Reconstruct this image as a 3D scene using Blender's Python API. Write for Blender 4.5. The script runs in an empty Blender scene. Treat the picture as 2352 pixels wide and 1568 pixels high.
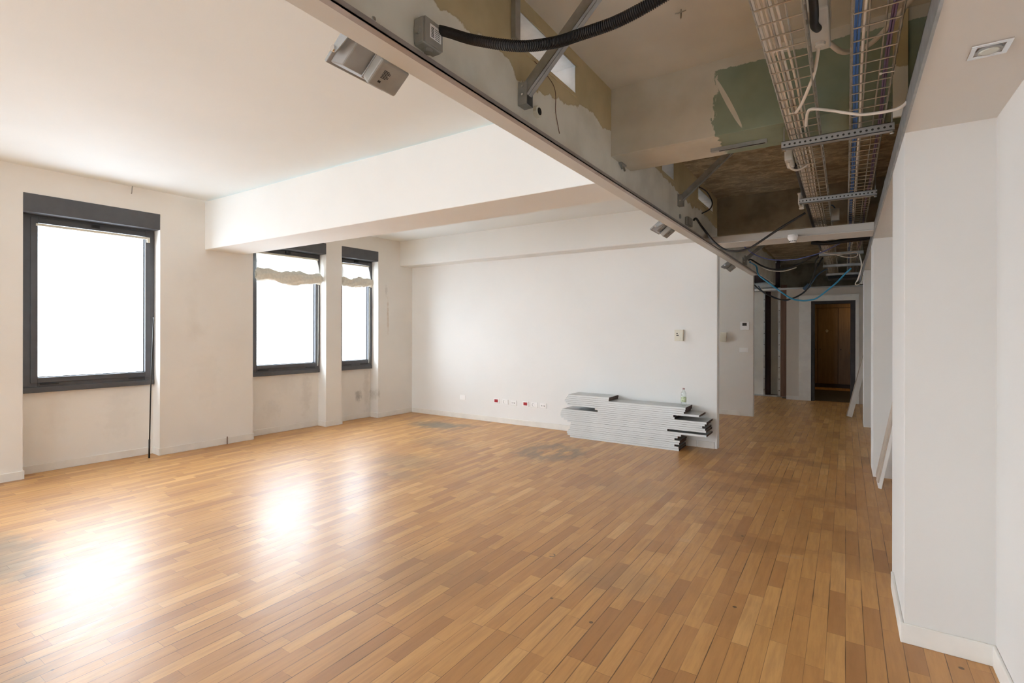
import bpy, bmesh, math, random
from mathutils import Vector, Matrix, Euler
random.seed(7)
sc = bpy.context.scene
COL = sc.collection
PI = math.pi
R = math.radians

# ------------------------------------------------------------------ camera
cam = bpy.data.cameras.new('camera')
cam.sensor_width = 36.0
cam.lens = 36.0 * 1169.6 / 2352.0
cam.shift_y = -24.5 / 2352.0
cam.clip_start = 0.05
co = bpy.data.objects.new('camera', cam)
COL.objects.link(co)
co.location = (0, 0, 1.5)
co.rotation_euler = (R(90), R(-0.1), R(33.255))
sc.camera = co

# ------------------------------------------------------------------ world, exposure
w = bpy.data.worlds.new('world')
sc.world = w
w.use_nodes = True
bg = w.node_tree.nodes['Background']
bg.inputs[0].default_value = (0.86, 0.965, 1.08, 1)
bg.inputs[1].default_value = 9.0
# overcast sky above the horizon, duller street below it
_nt = w.node_tree
_tc = _nt.nodes.new('ShaderNodeTexCoord'); _sp = _nt.nodes.new('ShaderNodeSeparateXYZ'); _mr = _nt.nodes.new('ShaderNodeMapRange')
_nt.links.new(_tc.outputs['Generated'], _sp.inputs[0]); _nt.links.new(_sp.outputs[2], _mr.inputs[0])
_mr.inputs[1].default_value = -.25; _mr.inputs[2].default_value = .12; _mr.inputs[3].default_value = 5.6; _mr.inputs[4].default_value = 9.6
_nt.links.new(_mr.outputs[0], bg.inputs[1])
sc.view_settings.view_transform = 'Standard'
sc.view_settings.look = 'None'
sc.view_settings.gamma = 1.0
sc.view_settings.use_curve_mapping = False
sc.view_settings.exposure = 0.80
sc.cycles.max_bounces = 12
sc.cycles.diffuse_bounces = 8
sc.cycles.glossy_bounces = 4
sc.cycles.transparent_max_bounces = 12
sc.cycles.sample_clamp_indirect = 8.0
sc.cycles.use_denoising = True

# window wall frame: x runs into the room, y along the wall
WS = R(2.427)
WM = Matrix.Translation((-6.93, 1.4, 0)) @ Matrix.Rotation(-WS, 4, 'Z')
WIN = [  # niche y0,y1, niche top, glass y0,y1
    (0.185, 1.39, 2.886, 0.328, 1.29),
    (2.507, 3.65, 2.855, 2.64, 3.565),
    (3.935, 4.67, 2.855, 4.06, 4.585),
    (-2.20, -1.00, 2.886, -2.05, -1.12),  # out of view, added to light the near room
    (-4.40, -3.20, 2.886, -4.25, -3.32),  # out of view, added for more ambient daylight
    (6.10, 7.50, 2.886, 6.24, 7.38),  # out of view, added to light the passage behind the far wall
    (9.60, 11.10, 2.886, 9.74, 10.98),  # out of view, added to light the corridor end
]
ADDED_BACK = [(-5.6, -4.2, .9, 2.7), (-3.4, -2.0, .9, 2.7)]   # unseen windows added behind the camera for light: x0, x1, z0, z1
def portal(m, sx, sy):
    l = bpy.data.lights.new('window_portal', 'AREA')
    l.shape = 'RECTANGLE'; l.size = sx; l.size_y = sy
    l.cycles.is_portal = True
    o = bpy.data.objects.new('window_portal', l)
    o.matrix_world = m
    COL.objects.link(o)
for a, b, zt, g0, g1 in WIN:
    portal(WM @ Matrix.Translation((-0.235, (g0+g1)/2, 1.8)) @ Matrix.Rotation(R(-90), 4, 'Y') @ Matrix.Rotation(PI, 4, 'X'), 1.7, g1-g0+0.06)

for x0, x1, z0, z1 in ADDED_BACK:
    portal(Matrix.Translation(((x0+x1)/2, -5.56, (z0+z1)/2)) @ Matrix.Rotation(R(90), 4, 'X'), x1-x0, z1-z0)

# ------------------------------------------------------------------ materials
def nodes(name):
    m = bpy.data.materials.new(name); m.use_nodes = True
    nt = m.node_tree
    b = nt.nodes['Principled BSDF']
    return m, nt, b
def N(nt, t, **kw):
    n = nt.nodes.new(t)
    for k, v in kw.items():
        if k.startswith('i'):
            s = n.inputs[int(k[1:])]
            if hasattr(v, 'is_linked') or hasattr(v, 'links'):
                nt.links.new(v, s)
            else:
                s.default_value = v
        else:
            setattr(n, k, v)
    return n
def M_(nt, op, a, b=None, c=None, clamp=False):
    n = nt.nodes.new('ShaderNodeMath'); n.operation = op; n.use_clamp = clamp
    for i, v in enumerate((a, b, c)):
        if v is None: continue
        if isinstance(v, (int, float)): n.inputs[i].default_value = v
        else: nt.links.new(v, n.inputs[i])
    return n.outputs[0]
def MIX(nt, f, a, b, mode='MIX'):
    n = nt.nodes.new('ShaderNodeMix'); n.data_type = 'RGBA'; n.blend_type = mode
    for s, v in ((n.inputs[0], f), (n.inputs[6], a), (n.inputs[7], b)):
        if isinstance(v, (int, float)): s.default_value = v
        elif isinstance(v, tuple): s.default_value = v if len(v) == 4 else v + (1,)
        else: nt.links.new(v, s)
    return n.outputs[2]
def POS(nt):
    g = nt.nodes.new('ShaderNodeNewGeometry')
    s = nt.nodes.new('ShaderNodeSeparateXYZ'); nt.links.new(g.outputs['Position'], s.inputs[0])
    return g.outputs['Position'], s.outputs[0], s.outputs[1], s.outputs[2]
def NOISE(nt, vec, scale, detail=3, rough=.5):
    n = nt.nodes.new('ShaderNodeTexNoise')
    n.inputs['Scale'].default_value = scale; n.inputs['Detail'].default_value = detail; n.inputs['Roughness'].default_value = rough
    if vec is not None: nt.links.new(vec, n.inputs['Vector'])
    return n.outputs['Fac']
def VMUL(nt, v, s):
    n = nt.nodes.new('ShaderNodeVectorMath'); n.operation = 'MULTIPLY'
    nt.links.new(v, n.inputs[0]); n.inputs[1].default_value = s
    return n.outputs[0]
def SMOOTH(nt, v, lo, hi):
    n = nt.nodes.new('ShaderNodeMapRange'); n.interpolation_type = 'SMOOTHSTEP'
    nt.links.new(v, n.inputs[0]); n.inputs[1].default_value = lo; n.inputs[2].default_value = hi
    return n.outputs[0]
def BUMP(nt, b, h, strength=.2, dist=.01):
    n = nt.nodes.new('ShaderNodeBump'); n.inputs['Strength'].default_value = strength; n.inputs['Distance'].default_value = dist
    nt.links.new(h, n.inputs['Height']); nt.links.new(n.outputs[0], b.inputs['Normal'])
def simple(name, c, rough=.5, metal=0, var=.0, scale=8):
    m, nt, b = nodes(name)
    b.inputs['Roughness'].default_value = rough; b.inputs['Metallic'].default_value = metal
    if var:
        p, x, y, z = POS(nt)
        f = NOISE(nt, p, scale, 3)
        c2 = tuple(max(0, v*(1-var)) for v in c)
        c3 = tuple(min(1, v*(1+var)) for v in c)
        nt.links.new(MIX(nt, SMOOTH(nt, f, .3, .7), c2, c3), b.inputs['Base Color'])
    else:
        b.inputs['Base Color'].default_value = c + (1,)
    return m
def blob(nt, x, y, cx, cy, rx, ry):
    dx = M_(nt, 'DIVIDE', M_(nt, 'SUBTRACT', x, cx), rx)
    dy = M_(nt, 'DIVIDE', M_(nt, 'SUBTRACT', y, cy), ry)
    return M_(nt, 'SQRT', M_(nt, 'ADD', M_(nt, 'MULTIPLY', dx, dx), M_(nt, 'MULTIPLY', dy, dy)))

def paint(name, c, stains=(), dirt=.04, rough=.75):
    m, nt, b = nodes(name)
    p, x, y, z = POS(nt)
    f = NOISE(nt, p, 1.3, 4)
    col = MIX(nt, SMOOTH(nt, f, .35, .75), c, tuple(v*(1-dirt) for v in c))
    for (ax, az, rx, rz, sc_, st, cc) in stains:   # (y, z) blobs broken up by noise
        d = blob(nt, y, z, ax, az, rx, rz)
        fine = NOISE(nt, p, sc_, 4, .65)
        k = M_(nt, 'MULTIPLY', SMOOTH(nt, M_(nt, 'ADD', d, M_(nt, 'MULTIPLY', M_(nt, 'SUBTRACT', fine, .5), 1.8)), 1.0, .1), st)
        col = MIX(nt, k, col, cc)
    nt.links.new(col, b.inputs['Base Color'])
    b.inputs['Roughness'].default_value = rough
    BUMP(nt, b, NOISE(nt, p, 90, 2), .06, .004)
    return m

STN = (.52, .49, .44)
M_wall_left = paint('paint_left', (.83, .81, .765), [
    (3.15, 1.72, .10, .55, 5, .30, (.72, .69, .63)), (3.2, 1.5, .16, .14, 9, .35, (.70, .66, .60)),
    (2.45, .5, .22, .42, 11, .16, STN), (4.85, .55, .12, .55, 13, .3, STN), (4.3, .35, .2, .2, 15, .2, STN), (4.5, .75, .25, .3, 15, .12, STN),
    (5.82, .38, .09, .13, 14, .85, (.40, .39, .37)), (5.98, .55, .08, .55, 13, .35, STN), (6.08, .4, .04, .12, 14, .6, STN), (1.9, .6, .14, .4, 12, .12, STN), (3.3, .9, .3, .5, 12, .10, STN),
    (6.28, 1.75, .03, .42, 14, .75, (.62, .52, .42)), (6.24, 2.2, .04, .12, 20, .4, STN)], .05)
M_wall_far = paint('paint_far', (.84, .84, .82), [
    (6.85, 2.33, .6, .02, 9, .0, STN)], .03)
M_white = paint('paint_white', (.83, .84, .82), (), .03)
M_ceil = paint('paint_ceiling', (.80, .835, .83), (), .03)
M_band = paint('board_band', (.68, .69, .67), (), .06)
M_header = paint('header_board', (.58, .565, .53), (), .06)
M_end = paint('paint_end', (.66, .61, .54), (), .06)
M_corr = paint('paint_corridor', (.80, .775, .73), (), .04)
M_base = simple('baseboard_white', (.80, .78, .73), .45, 0, .04, 6)
M_right = paint('paint_right', (.715, .70, .67), (), .03)

# raw plaster panel with a band of peeled ochre paint
def m_panel():
    m, nt, b = nodes('panel_plaster')
    p, x, y, z = POS(nt)
    cr = nt.nodes.new('ShaderNodeValToRGB'); cr.color_ramp.interpolation = 'LINEAR'
    pts = [(0, 2.78), (1.475, 2.775), (1.75, 2.79), (2.0, 2.80), (2.08, 2.74), (2.31, 2.75), (2.7, 2.83), (2.95, 2.89), (3.1, 2.85), (3.3, 2.86), (4.3, 2.88), (4.98, 2.82), (5.5, 2.80), (5.9, 2.84), (6.6, 2.77), (8.5, 3.0), (12, 3.1)]
    el = cr.color_ramp.elements
    while len(el) > 1: el.remove(el[0])
    for i, (yy, zz) in enumerate(pts):
        e = el[0] if i == 0 else el.new(yy/12)
        e.position = yy/12; v = (zz-2.5); e.color = (v, v, v, 1)
    nt.links.new(M_(nt, 'DIVIDE', y, 12.0), cr.inputs[0])
    zb = M_(nt, 'ADD', cr.outputs[0], 2.5)
    nz = M_(nt, 'MULTIPLY', M_(nt, 'SUBTRACT', NOISE(nt, p, 9, 5, .6), .5), .12)
    k = SMOOTH(nt, M_(nt, 'SUBTRACT', M_(nt, 'ADD', z, nz), zb), -.004, .004)
    f = NOISE(nt, p, 3.5, 5)
    low = MIX(nt, SMOOTH(nt, f, .35, .7), (.78, .76, .68), (.66, .64, .56))
    hi = MIX(nt, SMOOTH(nt, f, .3, .7), (.58, .48, .29), (.47, .39, .23))
    # darker line of dirt above the break
    e = M_(nt, 'MULTIPLY', SMOOTH(nt, M_(nt, 'ABSOLUTE', M_(nt, 'SUBTRACT', M_(nt, 'SUBTRACT', M_(nt, 'ADD', z, nz), zb), .004)), .01, .0), .25)
    col = MIX(nt, k, low, hi)
    col = MIX(nt, e, col, (.33, .28, .19))
    v = nt.nodes.new('ShaderNodeTexVoronoi'); v.inputs['Scale'].default_value = 7; nt.links.new(p, v.inputs['Vector'])
    col = MIX(nt, M_(nt, 'MULTIPLY', SMOOTH(nt, v.outputs['Distance'], .05, .03), .6), col, (.22, .19, .14))
    nt.links.new(col, b.inputs['Base Color']); b.inputs['Roughness'].default_value = .85
    BUMP(nt, b, f, .15, .01)
    return m
M_panel = m_panel()
def m_green():
    m, nt, b = nodes('moisture_board')
    p, x, y, z = POS(nt)
    nx = M_(nt, 'MULTIPLY', M_(nt, 'SUBTRACT', NOISE(nt, VMUL(nt, p, (1, 1, .45)), 14, 6, .7), .5), .16)
    k = SMOOTH(nt, M_(nt, 'ADD', x, nx), -.672, -.664)
    # drips and a thin smear hanging down from the joint
    d = blob(nt, M_(nt, 'ADD', x, M_(nt, 'MULTIPLY', z, .45)), z, .70, 2.88, .016, .17)
    k = M_(nt, 'MULTIPLY', k, SMOOTH(nt, M_(nt, 'ADD', d, nx), .9, 1.05))
    top = SMOOTH(nt, M_(nt, 'ADD', z, M_(nt, 'MULTIPLY', nx, .3)), 3.09, 3.085)
    k = M_(nt, 'MULTIPLY', k, top)
    f = NOISE(nt, p, 4, 4)
    pl = MIX(nt, SMOOTH(nt, f, .3, .7), (.56, .53, .45), (.64, .61, .53))
    gr = MIX(nt, SMOOTH(nt, f, .3, .7), (.215, .27, .20), (.27, .325, .245))
    nt.links.new(MIX(nt, k, pl, gr), b.inputs['Base Color']); b.inputs['Roughness'].default_value = .8
    BUMP(nt, b, k, .3, .003)
    return m
M_green = m_green()
M_greendark = simple('green_board', (.16, .20, .15), .85, 0, .15, 4)
M_voidceil = simple('void_ceiling_paint', (.66, .635, .57), .85, 0, .07, 2)
def m_conc():
    m, nt, b = nodes('rough_concrete')
    p, x, y, z = POS(nt)
    f1 = NOISE(nt, VMUL(nt, p, (1, 1.5, 1)), 2.6, 8, .7)
    f2 = NOISE(nt, VMUL(nt, p, (1, 1.7, 1)), 11, 5, .7)
    col = MIX(nt, SMOOTH(nt, f1, .35, .65), (.38, .32, .22), (.68, .60, .46))
    col = MIX(nt, M_(nt, 'MULTIPLY', SMOOTH(nt, f2, .55, .5), .4), col, (.16, .13, .09))
    v = nt.nodes.new('ShaderNodeTexVoronoi'); v.inputs['Scale'].default_value = 1.4
    nt.links.new(VMUL(nt, p, (1, 2.6, 1)), v.inputs['Vector'])
    d = M_(nt, 'ADD', v.outputs['Distance'], M_(nt, 'MULTIPLY', M_(nt, 'SUBTRACT', f2, .5), .5))
    col = MIX(nt, M_(nt, 'MULTIPLY', SMOOTH(nt, d, .17, .12), .7), col, (.62, .55, .44))
    nt.links.new(col, b.inputs['Base Color']); b.inputs['Roughness'].default_value = .95
    BUMP(nt, b, M_(nt, 'ADD', f1, f2), .6, .03)
    return m
M_conc = m_conc()
M_concbeam = simple('concrete_beam', (.27, .235, .165), .95, 0, .25, 5)
M_steel = simple('galvanised_steel', (.42, .43, .43), .42, .75, .12, 14)
M_zinc = simple('bright_zinc', (.60, .62, .63), .33, .85, .10, 10)
M_edge = simple('dusty_profile', (.40, .37, .355), .5, .5, .08, 9)
M_wire = simple('tray_wire', (.46, .43, .37), .4, .8, .1, 20)
M_blackp = simple('black_plastic', (.010, .009, .009), .5)
M_cblack = simple('cable_black', (.018, .016, .014), .45)
M_cwhite = simple('cable_white', (.74, .68, .60), .45, 0, .05, 20)
M_cblue = simple('cable_blue', (.05, .17, .52), .45)
M_clblue = simple('cable_light_blue', (.06, .36, .62), .4)
M_cdblue = simple('cable_dark_blue', (.02, .06, .11), .4)
M_cviolet = simple('cable_violet', (.20, .13, .25), .5)
M_cindigo = simple('cable_indigo', (.13, .16, .48), .5)
M_anth = simple('anthracite_frame', (.085, .088, .096), .42, .1, .06, 12)
M_gasket = simple('dark_gasket', (.015, .015, .017), .5)
M_cream = simple('cream_plastic', (.72, .69, .58), .45)
M_plate = simple('socket_white', (.92, .92, .91), .35)
M_grey_pl = simple('grey_plastic', (.33, .32, .29), .5, 0, .04, 20)
M_grey_flood = simple('floodlight_grey', (.34, .345, .34), .5, .1, .04, 20)
M_red = simple('red_insert', (.42, .02, .03), .4)
M_dark = simple('dark_slot', (.01, .01, .01), .6)
M_screen = simple('screen_dark', (.035, .03, .03), .3)
M_panelgrey = simple('panel_grey', (.50, .515, .51), .35, .25, .06, 3)
M_panellight = simple('panel_edge_light', (.66, .69, .69), .35, .15, .05, 4)
M_brownend = simple('panel_brown_core', (.085, .052, .045), .85, 0, .3, 40)
M_chrome = simple('chrome', (.75, .75, .76), .12, 1)
M_brass = simple('brass', (.75, .5, .2), .25, 1)
M_doorframe = simple('dark_wood_frame', (.035, .026, .022), .5, 0, .15, 10)
def m_wood(name, c1, c2, rough=.4, vec=(14, 14, 1)):
    m, nt, b = nodes(name)
    p, x, y, z = POS(nt)
    f = NOISE(nt, VMUL(nt, p, vec), 2.0, 4, .6)
    nt.links.new(MIX(nt, SMOOTH(nt, f, .3, .7), c1, c2), b.inputs['Base Color']); b.inputs['Roughness'].default_value = rough
    return m
M_wardrobe = m_wood('cherry_veneer', (.19, .112, .045), (.24, .145, .06))
M_brownpost = m_wood('brown_board', (.16, .095, .065), (.22, .13, .09), .8)
M_darkpost = simple('maroon_board', (.045, .028, .030), .8)
M_boardw = simple('leaning_white', (.74, .72, .68), .5, 0, .05, 5)
M_boarde = simple('leaning_edge', (.50, .42, .34), .7, 0, .08, 8)
def m_fabric():
    m, nt, b = nodes('blind_fabric')
    b.inputs['Base Color'].default_value = (.80, .76, .66, 1); b.inputs['Roughness'].default_value = .9
    t = nt.nodes.new('ShaderNodeBsdfTranslucent'); t.inputs[0].default_value = (.85, .82, .76, 1)
    mx = nt.nodes.new('ShaderNodeMixShader'); mx.inputs[0].default_value = .38
    nt.links.new(b.outputs[0], mx.inputs[1]); nt.links.new(t.outputs[0], mx.inputs[2])
    nt.links.new(mx.outputs[0], nt.nodes['Material Output'].inputs[0])
    return m
M_fabric = m_fabric()
M_bundle = simple('bundle_fabric', (.74, .71, .62), .95, 0, .06, 30)
def m_glass():
    m, nt, b = nodes('window_glass')
    t = nt.nodes.new('ShaderNodeBsdfTransparent'); g = nt.nodes.new('ShaderNodeBsdfGlossy'); g.inputs['Roughness'].default_value = .03
    mx = nt.nodes.new('ShaderNodeMixShader'); mx.inputs[0].default_value = .06
    nt.links.new(t.outputs[0], mx.inputs[1]); nt.links.new(g.outputs[0], mx.inputs[2])
    nt.links.new(mx.outputs[0], nt.nodes['Material Output'].inputs[0])
    nt.nodes.remove(b)
    return m
M_glass = m_glass()
def m_bottle():
    m, nt, b = nodes('bottle_plastic')
    t = nt.nodes.new('ShaderNodeBsdfTransparent'); t.inputs[0].default_value = (.94, .97, .96, 1)
    g = nt.nodes.new('ShaderNodeBsdfGlossy'); g.inputs['Roughness'].default_value = .08
    lw = nt.nodes.new('ShaderNodeLayerWeight'); lw.inputs[0].default_value = .35
    mx = nt.nodes.new('ShaderNodeMixShader')
    nt.links.new(lw.outputs[1], mx.inputs[0]); nt.links.new(t.outputs[0], mx.inputs[1]); nt.links.new(g.outputs[0], mx.inputs[2])
    nt.links.new(mx.outputs[0], nt.nodes['Material Output'].inputs[0]); nt.nodes.remove(b)
    return m
M_bottle = m_bottle()
M_lab = simple('bottle_label', (.62, .72, .48), .5, 0, .3, 60)
M_cap = simple('bottle_cap', (.42, .27, .28), .4)

def m_floor():
    m, nt, b = nodes('oak_strip_floor')
    p, x, y, z = POS(nt)
    W = 0.077
    xr = M_(nt, 'DIVIDE', x, W)
    row = M_(nt, 'FLOOR', xr); fx = M_(nt, 'FRACT', xr)
    wn = nt.nodes.new('ShaderNodeTexWhiteNoise'); wn.noise_dimensions = '1D'; nt.links.new(row, wn.inputs['W'])
    wn2 = nt.nodes.new('ShaderNodeTexWhiteNoise'); wn2.noise_dimensions = '1D'
    nt.links.new(M_(nt, 'ADD', row, 77.7), wn2.inputs['W'])
    L = M_(nt, 'ADD', M_(nt, 'MULTIPLY', wn2.outputs['Value'], .16), .36)
    # joints of a row also wander a little so no two strips share a length
    wob = M_(nt, 'MULTIPLY', M_(nt, 'SINE', M_(nt, 'ADD', M_(nt, 'MULTIPLY', y, 2.3), M_(nt, 'MULTIPLY', wn.outputs['Value'], 40))), .10)
    u = M_(nt, 'DIVIDE', M_(nt, 'ADD', M_(nt, 'ADD', y, wob), M_(nt, 'MULTIPLY', wn.outputs['Value'], 9.0)), L)
    colm = M_(nt, 'FLOOR', u); fy = M_(nt, 'FRACT', u)
    cb = nt.nodes.new('ShaderNodeCombineXYZ'); nt.links.new(row, cb.inputs[0]); nt.links.new(colm, cb.inputs[1])
    wc = nt.nodes.new('ShaderNodeTexWhiteNoise'); wc.noise_dimensions = '2D'; nt.links.new(cb.outputs[0], wc.inputs['Vector'])
    cr = nt.nodes.new('ShaderNodeValToRGB'); nt.links.new(wc.outputs['Value'], cr.inputs[0])
    e = cr.color_ramp.elements
    e[0].position = 0; e[0].color = (.43, .205, .068, 1)
    e[1].position = 1; e[1].color = (.72, .42, .16, 1)
    for ps, c in ((.12, (.50, .248, .080)), (.5, (.57, .292, .094)), (.88, (.63, .338, .110)), (.96, (.67, .37, .128))):
        q = e.new(ps); q.color = c + (1,)
    # grain, shifted per strip
    off = nt.nodes.new('ShaderNodeVectorMath'); off.operation = 'ADD'
    nt.links.new(VMUL(nt, p, (26, 2.2, 1)), off.inputs[0]); nt.links.new(VMUL(nt, wc.outputs['Color'], (40, 40, 40)), off.inputs[1])
    gr = NOISE(nt, off.outputs[0], 1.6, 5, .65)
    col = MIX(nt, M_(nt, 'MULTIPLY', SMOOTH(nt, gr, .35, .7), .34), cr.outputs[0], (.31, .145, .046))
    # large tone drift, greyer and paler near the windows, worn
    big = NOISE(nt, p, .8, 3)
    col = MIX(nt, M_(nt, 'MULTIPLY', SMOOTH(nt, big, .4, .75), .18), col, (.60, .34, .13))
    # ground-in grey dirt: patches and rings at their own places
    n5 = NOISE(nt, VMUL(nt, p, (3.0, 1.1, 1)), 3.0, 6, .7)
    def patch(cx, cy, rx, ry, amt, ring=False):
        d = blob(nt, x, y, cx, cy, rx, ry)
        d = M_(nt, 'ADD', d, M_(nt, 'MULTIPLY', M_(nt, 'SUBTRACT', n5, .5), 2.2))
        k = SMOOTH(nt, d, 1.25, .25)
        if ring: k = M_(nt, 'MULTIPLY', k, SMOOTH(nt, d, .15, .6))
        return M_(nt, 'MULTIPLY', k, amt)
    tot = None
    for a in ((-3.05, 5.55, .46, .50, .62, True), (-5.45, 6.12, .55, .30, .65), (-5.05, 6.3, .25, .15, .5), (-4.66, .92, .7, .30, .5), (-4.2, 4.25, .5, .35, .28),
              (-3.9, 3.8, .35, .2, .25), (-2.75, .45, .6, .35, .42), (-2.2, 2.35, .5, .4, .15), (-1.15, 2.95, .35, .25, .18), (-1.7, 4.7, .5, .3, .12), (-4.6, 5.2, .5, .3, .2)):
        q = patch(*a)
        tot = q if tot is None else M_(nt, 'MAXIMUM', tot, q)
    col = MIX(nt, M_(nt, 'MULTIPLY', tot, 1.25, None, True), col, (.15, .145, .115))
    # pale scuffs in the corridor lane
    sf = NOISE(nt, VMUL(nt, p, (1, 3.4, 1)), 2.4, 7, .75)
    lane = M_(nt, 'MULTIPLY', SMOOTH(nt, M_(nt, 'ABSOLUTE', M_(nt, 'ADD', x, .6)), 1.1, .1), SMOOTH(nt, M_(nt, 'ABSOLUTE', M_(nt, 'SUBTRACT', y, 6.0)), 4.0, 1.0))
    scf = M_(nt, 'MULTIPLY', M_(nt, 'MULTIPLY', SMOOTH(nt, sf, .58, .68), lane), .35)
    col = MIX(nt, scf, col, (.50, .40, .29))
    dk = M_(nt, 'MULTIPLY', M_(nt, 'MULTIPLY', SMOOTH(nt, NOISE(nt, VMUL(nt, p, (1, 1.8, 1)), 1.3, 5, .6), .5, .62), lane), .35)
    col = MIX(nt, dk, col, (.17, .075, .028))
    # little dark glue rings and specks
    v = nt.nodes.new('ShaderNodeTexVoronoi'); v.inputs['Scale'].default_value = 2.6; nt.links.new(VMUL(nt, p, (1, 1, 0)), v.inputs['Vector'])
    sel = M_(nt, 'GREATER_THAN', NOISE(nt, VMUL(nt, v.outputs['Position'], (7.3, 7.3, 1)), 1.0, 0), .47)
    zone = SMOOTH(nt, blob(nt, x, y, -1.5, 2.7, 1.6, 1.7), 1.1, .8)
    rg = SMOOTH(nt, M_(nt, 'ABSOLUTE', M_(nt, 'SUBTRACT', v.outputs['Distance'], .060)), .015, .006)
    brk = SMOOTH(nt, NOISE(nt, p, 16, 2), .40, .50)
    rgk = M_(nt, 'MULTIPLY', M_(nt, 'MULTIPLY', M_(nt, 'MULTIPLY', rg, sel), brk), M_(nt, 'MULTIPLY', zone, .75))
    col = MIX(nt, rgk, col, (.07, .065, .05))
    v2 = nt.nodes.new('ShaderNodeTexVoronoi'); v2.inputs['Scale'].default_value = 3.1; nt.links.new(VMUL(nt, p, (1, 1, 0)), v2.inputs['Vector'])
    sel2 = M_(nt, 'GREATER_THAN', NOISE(nt, VMUL(nt, v2.outputs['Position'], (5.1, 5.1, 1)), 1.0, 0), .55)
    sp = M_(nt, 'MULTIPLY', M_(nt, 'MULTIPLY', SMOOTH(nt, v2.outputs['Distance'], .04, .028), sel2), .75)
    col = MIX(nt, sp, col, (.05, .035, .025))
    # joints, open to a varying degree
    ex = M_(nt, 'MINIMUM', fx, M_(nt, 'SUBTRACT', 1.0, fx))
    ey = M_(nt, 'MULTIPLY', M_(nt, 'MINIMUM', fy, M_(nt, 'SUBTRACT', 1.0, fy)), M_(nt, 'DIVIDE', L, W))
    wide = M_(nt, 'ADD', M_(nt, 'MULTIPLY', SMOOTH(nt, NOISE(nt, p, 1.1, 3), .42, .68), .028), .014)
    jx = M_(nt, 'LESS_THAN', ex, wide); jy = M_(nt, 'LESS_THAN', ey, .014)
    j = M_(nt, 'MAXIMUM', jx, M_(nt, 'MULTIPLY', jy, .7))
    jk = M_(nt, 'MULTIPLY', j, SMOOTH(nt, NOISE(nt, VMUL(nt, p, (9, 1, 1)), 1.7, 3), .25, .62))
    col = MIX(nt, M_(nt, 'MULTIPLY', jk, .8), col, (.06, .028, .012))
    nt.links.new(col, b.inputs['Base Color'])
    rr = M_(nt, 'ADD', M_(nt, 'MULTIPLY', NOISE(nt, VMUL(nt, p, (4, 1, 1)), 5, 5), .20), .34)
    rr = M_(nt, 'ADD', rr, M_(nt, 'MULTIPLY', tot, .12))
    nt.links.new(rr, b.inputs['Roughness'])
    b.inputs['Specular IOR Level'].default_value = .5
    b.inputs['Coat Weight'].default_value = .20; b.inputs['Coat Roughness'].default_value = .26
    h = M_(nt, 'SUBTRACT', M_(nt, 'MULTIPLY', wc.outputs['Value'], .25), jk)
    h = M_(nt, 'ADD', h, M_(nt, 'MULTIPLY', gr, .25))
    BUMP(nt, b, h, .12, .004)
    return m
M_floor = m_floor()
def m_perf():
    m, nt, b = nodes('perforated_steel')
    p, x, y, z = POS(nt)
    fx = M_(nt, 'SUBTRACT', M_(nt, 'FRACT', M_(nt, 'DIVIDE', x, .026)), .5)
    fz = M_(nt, 'DIVIDE', M_(nt, 'SUBTRACT', z, 2.578), .026)
    d = M_(nt, 'SQRT', M_(nt, 'ADD', M_(nt, 'MULTIPLY', fx, fx), M_(nt, 'MULTIPLY', fz, fz)))
    k = SMOOTH(nt, d, .24, .20)
    nt.links.new(MIX(nt, k, (.44, .45, .45), (.05, .05, .045)), b.inputs['Base Color'])
    b.inputs['Metallic'].default_value = .7; b.inputs['Roughness'].default_value = .42
    return m
M_perf = m_perf()

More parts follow.
